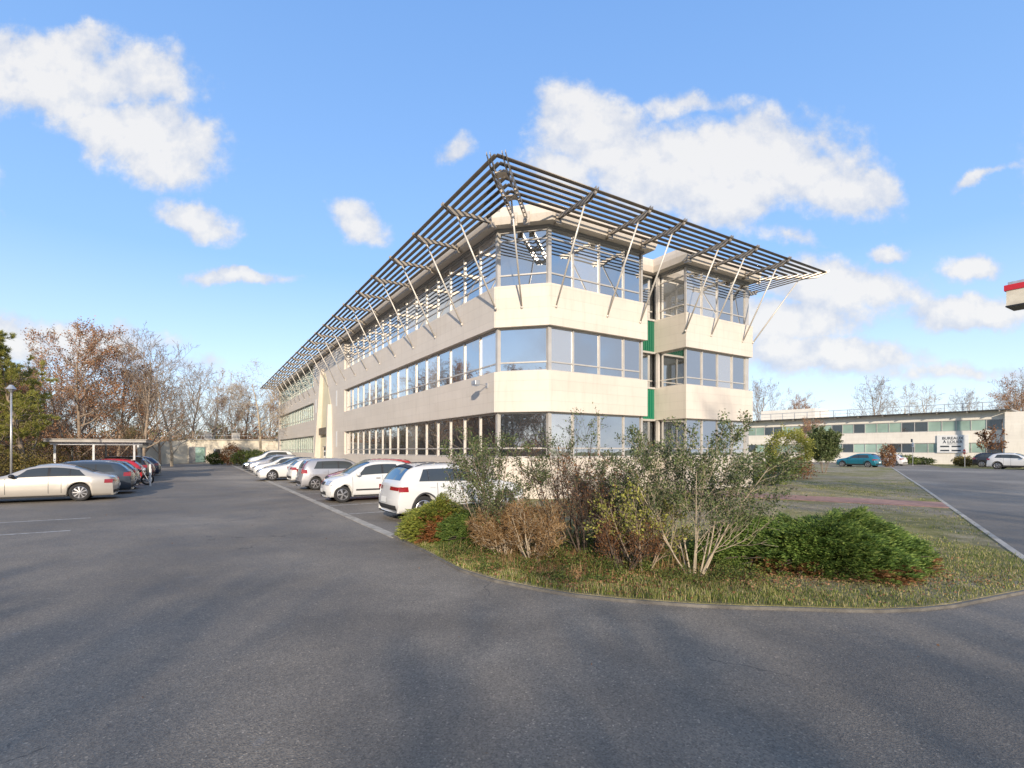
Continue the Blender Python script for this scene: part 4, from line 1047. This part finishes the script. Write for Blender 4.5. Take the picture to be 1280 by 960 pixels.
s4 = put(shrub('bare_shrub', 25, 1.9, 'leaf_brown', 'bark_dark', 12, .022, 1, 9, 5, 4, .55, frac=.25), g3(1.3, 8.7), 2.9, 'tangle of dark bare twigs in the middle of the planting')
s5 = put(shrub('bare_shrub', 26, .95, 'straw', 'bark_pale', 14, .010, 3, 7, 4, 2, .8, frac=.6, aspect=9), g3(.35, 8.6), .2, 'straw coloured dead shrub with arching stems in the middle of the planting')
s6 = put(shrub('bare_shrub', 27, .85, 'leaf_brown', 'bark_dark', 16, .018, 2, 6, 4, 2, .8, frac=.6), g3(1.75, 7.8), 1.2, 'low brown dead shrub at the foot of the pale stemmed shrub')
s7 = put(shrub('bare_shrub', 28, 1.35, 'yellowgreen', 'bark', 9, .03, 2, 6, 4, 2, .75, frac=.5), g3(2.0, 7.75), 4.2, 'thin shrub with bright yellow-green shoots left of the pale stems')
s8 = put(shrub('bare_shrub', 29, .8, 'straw', 'bark_pale', 18, .010, 3, 6, 4, 2, .7, frac=.7, aspect=9), g3(-.15, 8.9), 1.0, 'orange straw coloured clump right of the low rusty juniper')
s9 = put(shrub('leafy_shrub', 30, 1.6, 'leaf', 'bark_dark', 7, .024, 3, 7, 5, 3, .45, frac=.6), g3(1.75, 9.6), 1.0, 'dark shrub farther back close to the building corner')

# spreading junipers
def juniper(seed, rx, ry, h, n, mats, size=.03):
    g = np.random.default_rng(seed); t = empty('juniper')
    # fronds start low inside and reach out and up past an uneven mound; every frond carries many scale sprays
    th = g.uniform(0, 2*np.pi, n); rr = np.sqrt(g.uniform(0, 1, n))
    lump = 1+.16*np.sin(3*th+seed)+.10*np.sin(7*th+2*seed)
    ex = np.cos(th)*rr*rx*lump; ey = np.sin(th)*rr*ry*lump
    ez = h*np.sqrt(np.clip(1-rr**2.2, 0, 1))*(.86+.2*np.sin(5.3*ex/rx+seed)*np.cos(4.1*ey/ry))+g.normal(0, .025, n)+.05
    ez *= g.choice([1, 1, .85, .6, .35], n)*(1+.13*np.sin(11*ex+seed)*np.sin(13*ey+1))
    tip = np.stack([ex, ey, np.maximum(ez, .06)], 1); dirn = np.stack([np.cos(th)*(.45+rr), np.sin(th)*(.45+rr), .55-.25*rr+g.normal(0, .12, n)], 1); dirn /= np.linalg.norm(dirn, axis=1)[:, None]
    L_ = g.uniform(.16, .30, n)[:, None]; base = tip-dirn*L_
    m = 34; tt = g.uniform(0, 1, (n, m, 1)); side = np.cross(dirn, [0, 0, 1.]); side /= np.linalg.norm(side, axis=1)[:, None]+1e-9
    w = g.normal(0, 1, (n, m, 1))*.03*(1.2-tt)
    P_ = base[:, None]+dirn[:, None]*L_[:, None]*tt+side[:, None]*w + g.normal(0, .010, (n, m, 3)); P_[:, :, 2] -= (tt[:, :, 0]-.5)**2*.05
    A_ = np.repeat(dirn[:, None], m, 1)+side[:, None]*np.sign(w)*.55
    P_ = P_.reshape(-1, 3); P_[:, 2] = np.maximum(P_[:, 2], .01); A_ = A_.reshape(-1, 3)
    V, F_, Fn = leaves_np(P_, size, seed, 4.6, 0, A_, .22)
    if len(mats) > 1:
        q = (2.2*((tip[:, 2] < .24) & (rr > .7) & (ey < -.35*ry) & (np.sin(5*ex) > -.35)) - 1.6 + g.normal(0, .75, n)) if mats[1] == 'leaf_brown' else (ex/rx*.6 - ey/ry*.5 + (h*.7-tip[:, 2])/h*1.0 + .35*np.sin(4*ex/rx+1)+g.normal(0, .2, n)); mi = np.repeat(np.repeat((q > .72).astype(int), m), 2)
    else: mi = None
    link('foliage', np_mesh('foliage', V, F_, Fn, [M[k] for k in mats], mi), t)
    S = []
    for k in range(60):
        a = g.uniform(0, 6.283); e = Vector((math.cos(a)*rx*.95, math.sin(a)*ry*.95, g.uniform(.03, h*.4))); p = Vector((0, 0, 0)); q = Vector((e.x*.5, e.y*.5, h*.25))
        S += [(p, q, .02, .012, 0), (q, e, .012, .004, 1)]
    link('branches', np_mesh('branches', *tubes_np(S, .004), M['bark_dark']), t); return t
put(juniper(31, 1.82, 1.1, .80, 7000, ['juniper', 'leaf_brown'], .0125), g3(5.0, 8.15), 0, 'wide low spreading dark green juniper on the lawn near the kerb', 'juniper')
put(juniper(32, .85, .75, .78, 2800, ['juniper_y', 'juniper_o'], .0125), g3(-1.55, 10.6), 0, 'low yellow-green juniper with rusty orange dead patches behind the white suv', 'juniper')
put(juniper(33, .75, .7, .62, 1900, ['juniper'], .0125), g3(-.7, 10.1), 1, 'small dark juniper joined to the right of the rusty one', 'juniper')

# mid distance planting on the right
def round_bush(name, seed, rx, h, leaf_m, n=5000, leaf=.07, low=.0):
    g = np.random.default_rng(seed); t = empty(name)
    d = g.normal(size=(n, 3)); d /= np.linalg.norm(d, axis=1)[:, None]; r = g.uniform(.55, 1, n)[:, None]**.5
    lump = 1+.20*np.sin(d[:, 0:1]*7+seed)*np.cos(d[:, 2:3]*6+d[:, 1:2]*4)+.12*np.sin(d[:, 1:2]*13+seed*2)+.08*g.normal(size=(n, 1))
    p = d*r*lump*np.array([[rx, rx, h/2]]); p[:, 2] += h/2+low; p = p[p[:, 2] > .02]
    V, F_, Fn = leaves_np(p, leaf, seed, 1.6); link('leaves', np_mesh('leaves', V, F_, Fn, M[leaf_m]), t)
    segs, _ = skeleton(seed, h*.8, .02, 5, 3, 0, stems=7, lean=.6); link('stems', np_mesh('stems', *tubes_np(segs, .006), M['bark']), t); return t
put(round_bush('round_shrub', 41, 1.35, 2.75, 'yellowgreen', 7000, .075, .5), dp(987, 35, .05), 0, 'round yellow-green shrub right of the office block')
put(round_bush('round_shrub', 42, 1.5, 1.3, 'leaf_brown', 3500, .06), dp(985, 33, .05), 0, 'brown and red undergrowth at the foot of the yellow-green shrub')
put(shrub('leafy_shrub', 43, 3.7, 'leaf', 'bark', 9, .075, 4, 8, 5, 3, .35, low=.25, spreadv=.06), dp(1030, 41, .05), 0, 'upright dark olive shrub between the yellow-green shrub and the teal suv')
put(round_bush('round_shrub', 44, 1.7, 1.7, 'hedge', 4500, .075), dp(952, 27, .05), 0, 'dark green low bushes at the foot of the building wing')
for u, y, rx, h, lm, lab in ((1128, 66, 1.6, 1.3, 'hedge', 'low green hedge bush left of the far doorway strip'), (1150, 67, 1.5, .9, 'hedge', 'lower dark green bush at the right end of the far hedge'), (1204, 60, .95, 1.1, 'olive', 'small round bush beside the red disc sign'),
   (1110, 58, .75, 2.5, 'leaf_brown', 'narrow shrub with orange brown top right of the teal suv'), (1240, 62, 1.8, 1.5, 'leaf', 'dark hedge behind the black suv')):
    put(round_bush('bush', int(u), rx, h, lm, 1800, .11), dp(u, y, .03), 0, lab, 'bush')
put(shrub('small_tree', 47, 4.3, 'leaf_brown', 'bark_dark', 3, .12, 1, 8, 5, 3, .3, r0=.05, low=.45, frac=.8), dp(1236, 58, .03), 0, 'small open tree with sparse brown leaves behind the black suv', 'tree')
# end of the lane
for u, y, rx, h, lm, lab in ((271, 68, 1.3, 1.5, 'hedge', 'small rounded green bush left of the orange shrub at the end of the lane'), (290, 66, 1.35, 2.6, 'leaf_brown', 'orange brown shrub at the end of the lane'),
   (306, 64, 1.5, 1.9, 'hedge', 'bright green clipped hedge bush nearest the orange shrub'), (324, 62, 1.6, 1.9, 'hedge', 'bright green hedge bush beside the white van')):
    put(round_bush('bush', int(u)+1, rx, h, lm, 2200, .12), dp(u, y), 0, lab, 'bush')
for i, (u, y, rx, h, lab) in enumerate(((25, 27, 1.7, 1.5, 'olive yellow bush under the pine'), (64, 30, 1.9, 2.6, 'olive bush between the pine and the carport'), (-10, 26, 2, 2.0, 'olive bush at the very left edge'), (50, 34, 3, 3.4, 'russet thicket behind the olive bushes'), (100, 38, 3.2, 3.2, 'dark olive thicket behind the carport'))):
    put(round_bush('bush', 60+i, rx, h, 'olive' if i < 3 else 'russet', 5000, .055), dp(u, y), 0, lab, 'bush')

# grass, straw and fallen leaves on the near lawn (nobody could count them)
def inside(poly, x, y):
    c = np.zeros(len(x), bool); n = len(poly)
    for i in range(n):
        x0, y0 = poly[i][0], poly[i][1]; x1, y1 = poly[(i+1) % n][0], poly[(i+1) % n][1]
        cond = ((y0 > y) != (y1 > y)) & (x < (x1-x0)*(y-y0)/((y1-y0) if y1 != y0 else 1e-9)+x0); c ^= cond
    return c
g = np.random.default_rng(9)
pl = [(p[0], p[1]) for p in outline]
def scatter(n, box, dens=None):
    x = g.uniform(box[0], box[1], n); y = g.uniform(box[2], box[3], n); k = inside(pl, x, y)
    if dens is not None: k &= g.random(n) < dens(x, y)
    return x[k], y[k]
kx = np.array([p.x for p in kf]); ky = np.array([p.y for p in kf])
def kerb_d(x, y): return np.min(np.hypot(x[:, None]-kx[None], y[:, None]-ky[None]), 1)
def clump(x, y): return .5+.5*np.sin(x*5.1+1.3*np.sin(y*3.7))*np.cos(y*4.3+1.7*np.sin(x*2.9))
def blades(name, n, box, hfun, dens, m, wd=.006):
    x, y = scatter(n, box, dens); k = len(x); h = hfun(x, y)*g.uniform(.5, 1.3, k); a = g.uniform(0, 6.283, k); le = g.uniform(.1, .8, k)*h
    b = np.stack([x, y, np.full(k, .05)], 1); s = np.stack([np.cos(a+1.57), np.sin(a+1.57), np.zeros(k)], 1)*wd
    mid = b+np.stack([np.cos(a)*le*.35, np.sin(a)*le*.35, h*.6], 1); tp = b+np.stack([np.cos(a)*le, np.sin(a)*le, h], 1)
    V = np.stack([b-s, b+s, mid+s*.7, mid-s*.7, tp], 1).reshape(-1, 3); i = np.arange(k)[:, None]*5
    Fv = np.concatenate([i+0, i+1, i+2, i+3, i+3, i+2, i+4], 1).ravel(); Fn = np.tile([4, 3], k)
    o = link(name, np_mesh(name, V, Fv, Fn, M[m])); return tag(o, kind='stuff')
near = (-4.5, 9, 5.7, 13)
tag(blades('grass', 210000, near, lambda x, y: np.where(x < 3.6, .034, .022)+.09*np.exp(-kerb_d(x, y)/.9)*clump(x, y)*np.where(x < 3.4, 1, .35)+.012*clump(y, x), lambda x, y: np.clip(np.where(x < 4, .5, .28)+.9*np.exp(-kerb_d(x, y)/.8)*np.where(x < 4, 1, .4)+.25*clump(x*.7, y*.7), 0, 1), 'grass', .0045),
    'short green and straw grass along the kerb and over the near lawn')
blades('lawn_grass', 90000, (-1, 24, 8, 30), lambda x, y: .028+.02*clump(x, y), lambda x, y: (.1+.7*(clump(x*.4, y*.4) > .55))*(np.abs((x-14.7)*2.85+(y-17.05)*3.8)/4.75 > 1.25), 'grass', .008)
blades('straw_grass', 7000, (-2.6, 3.2, 7.2, 11), lambda x, y: .10+.16*clump(x, y), lambda x, y: (kerb_d(x, y) > .45)*(clump(x*1.1, y*1.1) > .5)*.9, 'straw', .004)
def litter(name, n, box, dens, m, size, z=.06, poly=True):
    x = g.uniform(box[0], box[1], n); y = g.uniform(box[2], box[3], n)
    k = inside(pl, x, y) if poly else np.ones(n, bool)
    k &= g.random(n) < dens(x, y); x, y = x[k], y[k]
    c = np.stack([x, y, np.full(len(x), z)+g.uniform(0, .02, len(x))*(1 if poly else .3)], 1); ax = g.normal(size=(len(x), 3)); ax[:, 2] *= .25
    V, F_, Fn = leaves_np(c, size, 5, 1.3, 0, ax, .15); V[:, 2] = np.maximum(V[:, 2], z-.005)
    tag(link(name, np_mesh(name, V, F_, Fn, M[m])), kind='stuff')
litter('fallen_leaves', 42000, (-2.6, 7.6, 5.8, 11), lambda x, y: np.clip(.9*np.exp(-((x-.6)/1.4)**2)+.8*np.exp(-((x-3.2)/.5)**2-((y-7.2)/.4)**2)+.5*np.exp(-((x-5)/1.5)**2-((y-7.1)/.3)**2)+.05, 0, 1), 'dead', .028, .085)
litter('leaf_scatter', 1400, (-14, 9, 2.5, 22), lambda x, y: (~inside(pl, x, y))*(.10+.9*np.exp(-kerb_d(x, y)/.35)), 'dead', .022, .006, False)

# ------------------------------------------------------------------ the belt of wood behind everything, as one mass
def thicket(name, n, rs, hmax, leaf_m, label, seed, leaf=.16):
    g = np.random.default_rng(seed); P_ = []
    (r0, r1, s0, s1) = rs
    r = g.uniform(r0, r1, n); s = g.uniform(s0, s1, n); top = hmax*(.6+.25*np.sin(s*.55+1.3*np.sin(r*.4))+.2*np.sin(s*1.7+r))
    z = g.uniform(0, 1, n)**.8*top
    P_ = np.stack([CX+r*RX+s*LX, CY+r*RY+s*LY, z], 1)
    V, F_, Fn = leaves_np(P_, leaf, seed, 1.4)
    m = n//8; i = g.integers(0, n, m); b = P_[i].copy(); b[:, 2] = 0; t = P_[i]+g.normal(0, .4, (m, 3)); t[:, 2] = np.maximum(t[:, 2], .3)+g.uniform(0, 1.6, m)
    segs = [(b[k], t[k], .03, .012, 2) for k in range(m)]
    tv = tubes_np(segs, .01); V2, F2, N2, mi = join_np((V, F_, Fn), tv)
    tag(link(name, np_mesh(name, V2, F2, N2, [M[leaf_m], M['bark']], mi)), label, kind='stuff')
thicket('undergrowth', 90000, (-42, -24, 12, 74), 7.6, 'russet', 'russet undergrowth under the trees left of the lane', 71)
thicket('undergrowth', 45000, (-30, 26, 82, 104), 6.5, 'russet', 'brown undergrowth behind the low stone building', 72, .2)
thicket('undergrowth', 26000, (-48, -34, -40, 12), 5, 'russet', 'brown undergrowth at the edge of the car park', 73, .2)
def far_wood(name, pts, n, h, m, seed, leaf, label):
    g = np.random.default_rng(seed); i = g.integers(0, len(pts)-1, n); t = g.random(n)[:, None]; A = np.array(pts)
    p = A[i]*(1-t)+A[i+1]*t + g.normal(0, 5, (n, 2)); q = p[:, 0]*.13+p[:, 1]*.21
    z = g.random(n)*h*(.75+.2*np.sin(q)+.15*np.sin(q*2.7+1))
    V, F_, Fn = leaves_np(np.stack([p[:, 0], p[:, 1], z], 1), leaf, seed, 1.3); tag(link(name, np_mesh(name, V, F_, Fn, M[m])), label, kind='stuff')
far_wood('distant_wood', [(-330, 150), (-200, 230), (-60, 260), (120, 250), (260, 190), (330, 110)], 34000, 13, 'leaf', 81, 1.3, 'dark line of distant wood on the horizon')
far_wood('distant_wood', [(70, 120), (110, 116), (160, 96), (190, 60)], 15000, 6, 'russet', 82, .6, 'brown wood behind the far building')

# ------------------------------------------------------------------ trees behind the camera: their shade lies over the near asphalt
gs = random.Random(4)
labB = 'tall tree standing behind the viewer whose shade falls over the near asphalt'
for i, (x, y, h, key) in enumerate([(-18, -15, 8.2, 'leafy2'), (-11, -17, 8.8, 'bare2'), (-6, -14, 7.0, 'leafy2'), (-2, -15, 7.2, 'bare1'), (1.5, -14, 6.8, 'leafy2'), (6.5, -16, 7.4, 'bare1'), (9.5, -14, 6.8, 'bare2'), (12, -15, 7.2, 'leafy1'), (16, -14, 7.0, 'leafy2'), (21, -12, 7, 'leafy2'),
      (-14, -23, 9.0, 'bare1'), (17, -26, 22, 'bare2'), (-23, -19, 8, 'leafy2'), (-8, -21, 9.2, 'bare2'), (22.5, -27, 23, 'bare2'), (4, -19, 8.4, 'bare2'), (14, -19, 8.6, 'bare1'), (-3, -20, 8.8, 'bare1'), (26, -12, 8, 'leafy1')]):
    put_tree(key, Vector((x, y, 0)), h, labB, 'trees behind the viewer', wide=1.25)

# ------------------------------------------------------------------ far two-storey building on the right
FYAW = yawL + math.pi + rad(6.5)
FB = empty('far_office_building', (60.3, 68, 0), FYAW, 'long cream two-storey office building with green-blinded ribbon windows and a railed flat roof', 'building')
# local x runs towards the right end, local y inward is +y?  outward normal of the long facade is (0, +1) rotated -> checked below
Rm = Matrix.Rotation(FYAW, 4, 'Z'); outn = Rm @ Vector((0, -1, 0)); SG = -1 if outn.dot(Vector((-RX, -RY, 0))) > 0 else 1   # facade faces -R
def fb(x0, x1, d0, d1, z0, z1): ys = sorted((SG*d0, SG*d1)); return (x0, x1, ys[0], ys[1], z0, z1)    # d = distance out of the facade
XL, XR = -46.0, 4.5
m_fb = cladding('far_cream_cladding', (.78, .73, .64))
MB().box(*fb(XL, XR, -12, 0, 0, 1.55)).build('wall', m_fb, FB); MB().box(*fb(XL, XR, -12, 0, 2.92, 4.5)).build('wall', m_fb, FB); MB().box(*fb(XL, XR, -12, 0, 5.95, 7.0)).build('wall', m_fb, FB)
MB().box(*fb(XR-.3, XR, -12, -.001, 1.55, 2.92)).box(*fb(XR-.3, XR, -12, -.001, 4.5, 5.95)).build('pier', m_fb, FB)
MB().box(*fb(XR+.001, XR+16, -10, .9, 0, 6.75)).build('side_wing', m_fb, FB)
MB().box(*fb(XL, XR+.6, -12.2, .5, 7.0, 7.16)).build('roof', M['roof'], FB)
for i in range(9):
    ex = [.65+.22*j for j in range(5)]
mb_ = MB()
for j in range(5): mb_.box(*fb(XL, XR+.6, .58+.16*j, .68+.16*j, 7.05, 7.12))
mb_.build('sunshade', M['louvre'], FB)
for i in range(17): MB().box(*fb(XL+.4+3.1*i, XL+.5+3.1*i, .01, 1.32, 6.85, 7.0)).build('bracket', M['steel'], FB)
pane_m = [coated_glass('pale_green_blind', (.75, .85, .8), .15, (.24, .33, .27)), coated_glass('dark_pane', (.8, .85, .9), .35, (.03, .035, .03))]
for (z0, z1, dark) in ((1.56, 2.91, {1, 5, 6, 12}), (4.51, 5.94, {0, 2, 6, 7, 12})):
    n = 31
    for i in range(n):
        x0 = XL+3.4+ (XR-.35-XL-3.4)*i/n; x1 = XL+3.4+(XR-.35-XL-3.4)*(i+1)/n; k = i-(n-13)
        w = MB().box(*fb(x0+.04, x1-.04, -.20, -.12, z0, z1)).build('window', pane_m[1 if (k in dark or (k < 0 and rng.random() < .3)) else 0], FB)
        MB().box(*fb(x0-.04, x0+.04, -.2, -.06, z0, z1)).box(*fb(x0+.04, x1-.04, -.119, -.08, z0, z0+.07)).box(*fb(x0+.04, x1-.04, -.119, -.08, z1-.07, z1)).build('frame', M['frame'], w)
    MB().box(*fb(XL, XL+3.35, -.3, -.001, z0-.01, z1+.01)).build('pier', m_fb, FB)
mb_ = MB(); mb_.box(*fb(XL, XR+.5, .36, .44, 8.12, 8.20)).box(*fb(XL, XR+.5, .385, .415, 7.62, 7.65))
for i in range(27): mb_.box(*fb(XL+.05+1.93*i, XL+.13+1.93*i, .36, .44, 7.16, 8.12))
mb_.build('railing', M['galv'], FB)
MB().box(*fb(-28, -19, -9, -3, 7.16, 9.0)).build('plant_room', m_fb, FB)
def text(s, size, parent, loc, rot, m, name='lettering', ext=.008):
    c = bpy.data.curves.new('t', 'FONT'); c.body = s; c.size = size; c.align_x = 'CENTER'; c.align_y = 'CENTER'; c.extrude = ext; c.offset = size*.022
    o = bpy.data.objects.new('t', c); C.objects.link(o); bpy.context.view_layer.update()
    me = bpy.data.meshes.new_from_object(o); bpy.data.objects.remove(o); me.materials.clear(); me.materials.append(m)
    q = link(name, me, parent, loc); q.rotation_euler = rot; return q
SB = empty('sign_board', FB.matrix_world @ Vector((0, 0, 0)) if False else (0, 0, 0), 0, 'white board reading BUREAUX À LOUER on the front of the far building', 'sign')
SB.location = Vector((60.3, 68, 0)) + Rm @ Vector((-.7, SG*.12, 2.78)); SB.rotation_euler = (0, 0, FYAW)
MB().box(-1.65, 1.65, -.04, .04, -1.2, 1.2).build('board', M['sign_white'], SB)
trot = (rad(90), 0, 0) if SG < 0 else (rad(90), 0, math.pi)
ty = SG*.043
text('BUREAUX', .50, SB, (0, ty, .76), trot, M['ink']); text('À LOUER', .50, SB, (0, ty, .26), trot, M['ink'])
MB().box(-.55, .55, *sorted((ty, ty+SG*.004)), -.05, .0).build('small_print', M['ink'], SB)
for x in (-.85, .35):
    for z in (-.42, -.98): MB().box(x-.45, x+.5, *sorted((ty, ty+SG*.004)), z-.02, z+.18).build('logo_bar', M['ink'], SB)
# road signs by the far building
rs = empty('road_sign', dp(1206, 57, .02), yawL+math.pi-.9, 'round red no entry sign on a post by the small round bush', 'sign')
MB().tube((0, 0, 0), (0, 0, 2.0), .03).build('post', M['galv'], rs)
Mx = Matrix.Translation((0, -.04, 1.72)) @ Matrix.Rotation(rad(90), 4, 'X')
d_ = MB().lathe([(0, 0), (.30, 0), (.30, .015), (0, .015)], Mx, 28).build('disc', M['sign_red'], rs)
MB().box(-.2, .2, -.062, -.056, 1.68, 1.77).build('bar', M['sign_white'], d_)
rs = empty('direction_sign', dp(1141, 60, .02), yawL+math.pi-.9, 'small dark and white panels on a post in front of the far building', 'sign')
MB().tube((0, 0, 0), (0, 0, 3.2), .03).build('post', M['galv'], rs)
MB().box(-.45, .0, -.05, -.031, 2.85, 3.25).build('dark_panel', M['ink'], rs)
wp = MB().box(-.12, .42, -.05, -.031, 2.3, 2.8).build('white_panel', M['sign_white'], rs)
MB().add([(.02, -.056, 2.48), (.28, -.056, 2.66), (.30, -.056, 2.48), (.16, -.056, 2.42)], [(0, 1, 2, 3)]).build('arrow', M['ink'], wp)
# pylon sign at the right edge
py = empty('pylon_sign', dp(1263, 60, 0), yawL, 'red and cream sign box on a tall mast at the right edge', 'sign')
Mz = Matrix.Identity(4)
MB().tube((-1.5-2.2, 0, 0), (-1.5-2.2, 0, 18.8), .22, .16, 12).build('mast', M['galv'], py)
MB().box(-4.6, 0, -1.5, 1.5, 18.85, 20.6).build('cream_panel', M['stone'], py); MB().box(-4.7, .18, -1.6, 1.6, 20.603, 21.25).build('red_band', M['sign_red'], py)
MB().box(-4.5, -.1, -1.4, 1.4, 21.253, 21.6).build('cap', M['galv'], py); MB().box(-4.68, .06, -1.56, 1.56, 18.70, 18.847).build('base_edge', M['dark'], py)

# ------------------------------------------------------------------ low stone building at the end of the lane
EB = empty('low_stone_building', W(0, 72.4), YAW, 'low flat-roofed pale stone building with one glazed door at the end of the lane', 'building')
MB().box(-11.2-.0, 9, 0, 9, 0, 3.45).build('wall', M['stone'], EB)
MB().add([(-16.8, -3.8, 0), (-11.203, 0, 0), (-11.203, 9, 0), (-16.8, 9, 0), (-16.8, -3.8, 2.9), (-11.203, 0, 3.4), (-11.203, 9, 3.4), (-16.8, 9, 2.9)], [(3, 2, 1, 0), (4, 5, 6, 7), (0, 1, 5, 4), (1, 2, 6, 5), (2, 3, 7, 6), (3, 0, 4, 7)]).build('slanting_wall', M['stone'], EB)
MB().box(-11.3, 9.2, -.15, 9.2, 3.452, 3.6).build('coping', M['concrete'], EB)
dd = MB().box(-11.0, -8.9, -.06, -.005, .02, 2.45).build('door', M['frame_dark'], EB); MB().box(-10.2, -9.0, -.10, -.061, .15, 2.35).build('pane', M['glass_far'], dd)
MB().box(-7.9, -7.0, -.05, -.005, .9, 2.1).build('window', M['glass'], EB)
mb_ = MB(); mb_.box(-11, 9, .3, .34, 4.15, 4.19)
for i in range(14): mb_.box(-11+1.53*i, -10.96+1.53*i, .3, .34, 3.6, 4.15)
mb_.build('roof_railing', M['galv'], EB)
for i, (x, lab) in enumerate(((-8.6, 'pale rooftop ventilation box above the door of the low stone building'), (-4.9, 'pale rooftop ventilation box right of the other one above the orange shrub'))):
    b = empty('rooftop_unit', EB.location + Matrix.Rotation(YAW, 4, 'Z') @ Vector((x, 1.4, 3.6)), YAW, lab, 'rooftop unit')
    MB().box(-.55, .55, -.4, .4, 0, .95).build('casing', M['concrete'], b, bevel=.03)
    MB().box(-.4, .4, -.42, -.403, .2, .75).build('grille', M['frame_dark'], b); MB().box(-.62, .62, -.47, .47, .955, 1.02).build('lid', M['galv'], b)

# carport
CP = empty('carport', W(-14.2, 22), YAW, 'open carport with a flat pale roof on slender posts over the left row', 'carport')
MB().box(-2.9, 1.7, -.2, 5.2, 2.38, 2.52).box(-2.95, 1.75, -.25, 5.25, 2.521, 2.56).build('roof', M['concrete'], CP)
mb_ = MB()
for y in (.2, 2.5, 4.8): MB().box(-2.7, 1.5, y-.05, y+.05, 2.22, 2.379).build('beam', M['galv'], CP)
MB().box(1.25, 1.35, -.1, 5.1, 2.08, 2.219).build('beam', M['galv'], CP)
for x in (-2.5, -.8, 1.1):
    for y in (.2, 4.8): MB().box(x-.05, x+.05, y-.05, y+.05, 0, 2.22).build('post', M['galv'], CP)
LP = empty('lamp_post', dp(14, 23.5), 0, 'slim grey lamp post rising in front of the pine at the left edge', 'lamp post')
MB().tube((0, 0, 0), (0, 0, 4.6), .05, .035, 10).tube((0, 0, 0), (0, 0, .5), .1, .1, 10).build('pole', M['galv'], LP, True)
MB().tube((0, 0, 4.6), (0, 0, 4.75), .05, .16, 12).tube((0, 0, 4.75), (0, 0, 4.95), .2, .06, 12).build('lamp_head', M['galv'], LP)
for r, s, h, lab in ((-12.0, 17.4, 1.15, 'white marker post taller of the two beside the motorcycle'), (-12.1, 19.4, .85, 'white marker post shorter of the two beside the motorcycle')):
    b = empty('marker_post', W(r, s), YAW, lab, 'post'); MB().tube((0, 0, 0), (0, 0, h), .045, .045, 10).build('shaft', M['sign_white'], b); MB().tube((0, 0, h), (0, 0, h+.04), .05, .03, 10).build('cap', M['galv'], b)
# low leafy weeds and ivy under the shrubs
x, y = scatter(60000, (-2.4, 3.6, 6.9, 10.5), lambda x, y: np.clip((clump(x*1.3+2, y*1.2) > .45)*np.clip(kerb_d(x, y)/.4, 0, 1), 0, 1))
hh = g.random(len(x))*(.05+.22*clump(x*1.3+2, y*1.2)*np.clip(kerb_d(x, y)/1.2, .2, 1))
V_, F_, N_ = leaves_np(np.stack([x, y, .05+hh], 1), .022, 3, 1.5)
tag(link('weeds', np_mesh('weeds', V_, F_, N_, M['hedge'])), 'low green weeds under the shrubs', kind='stuff')
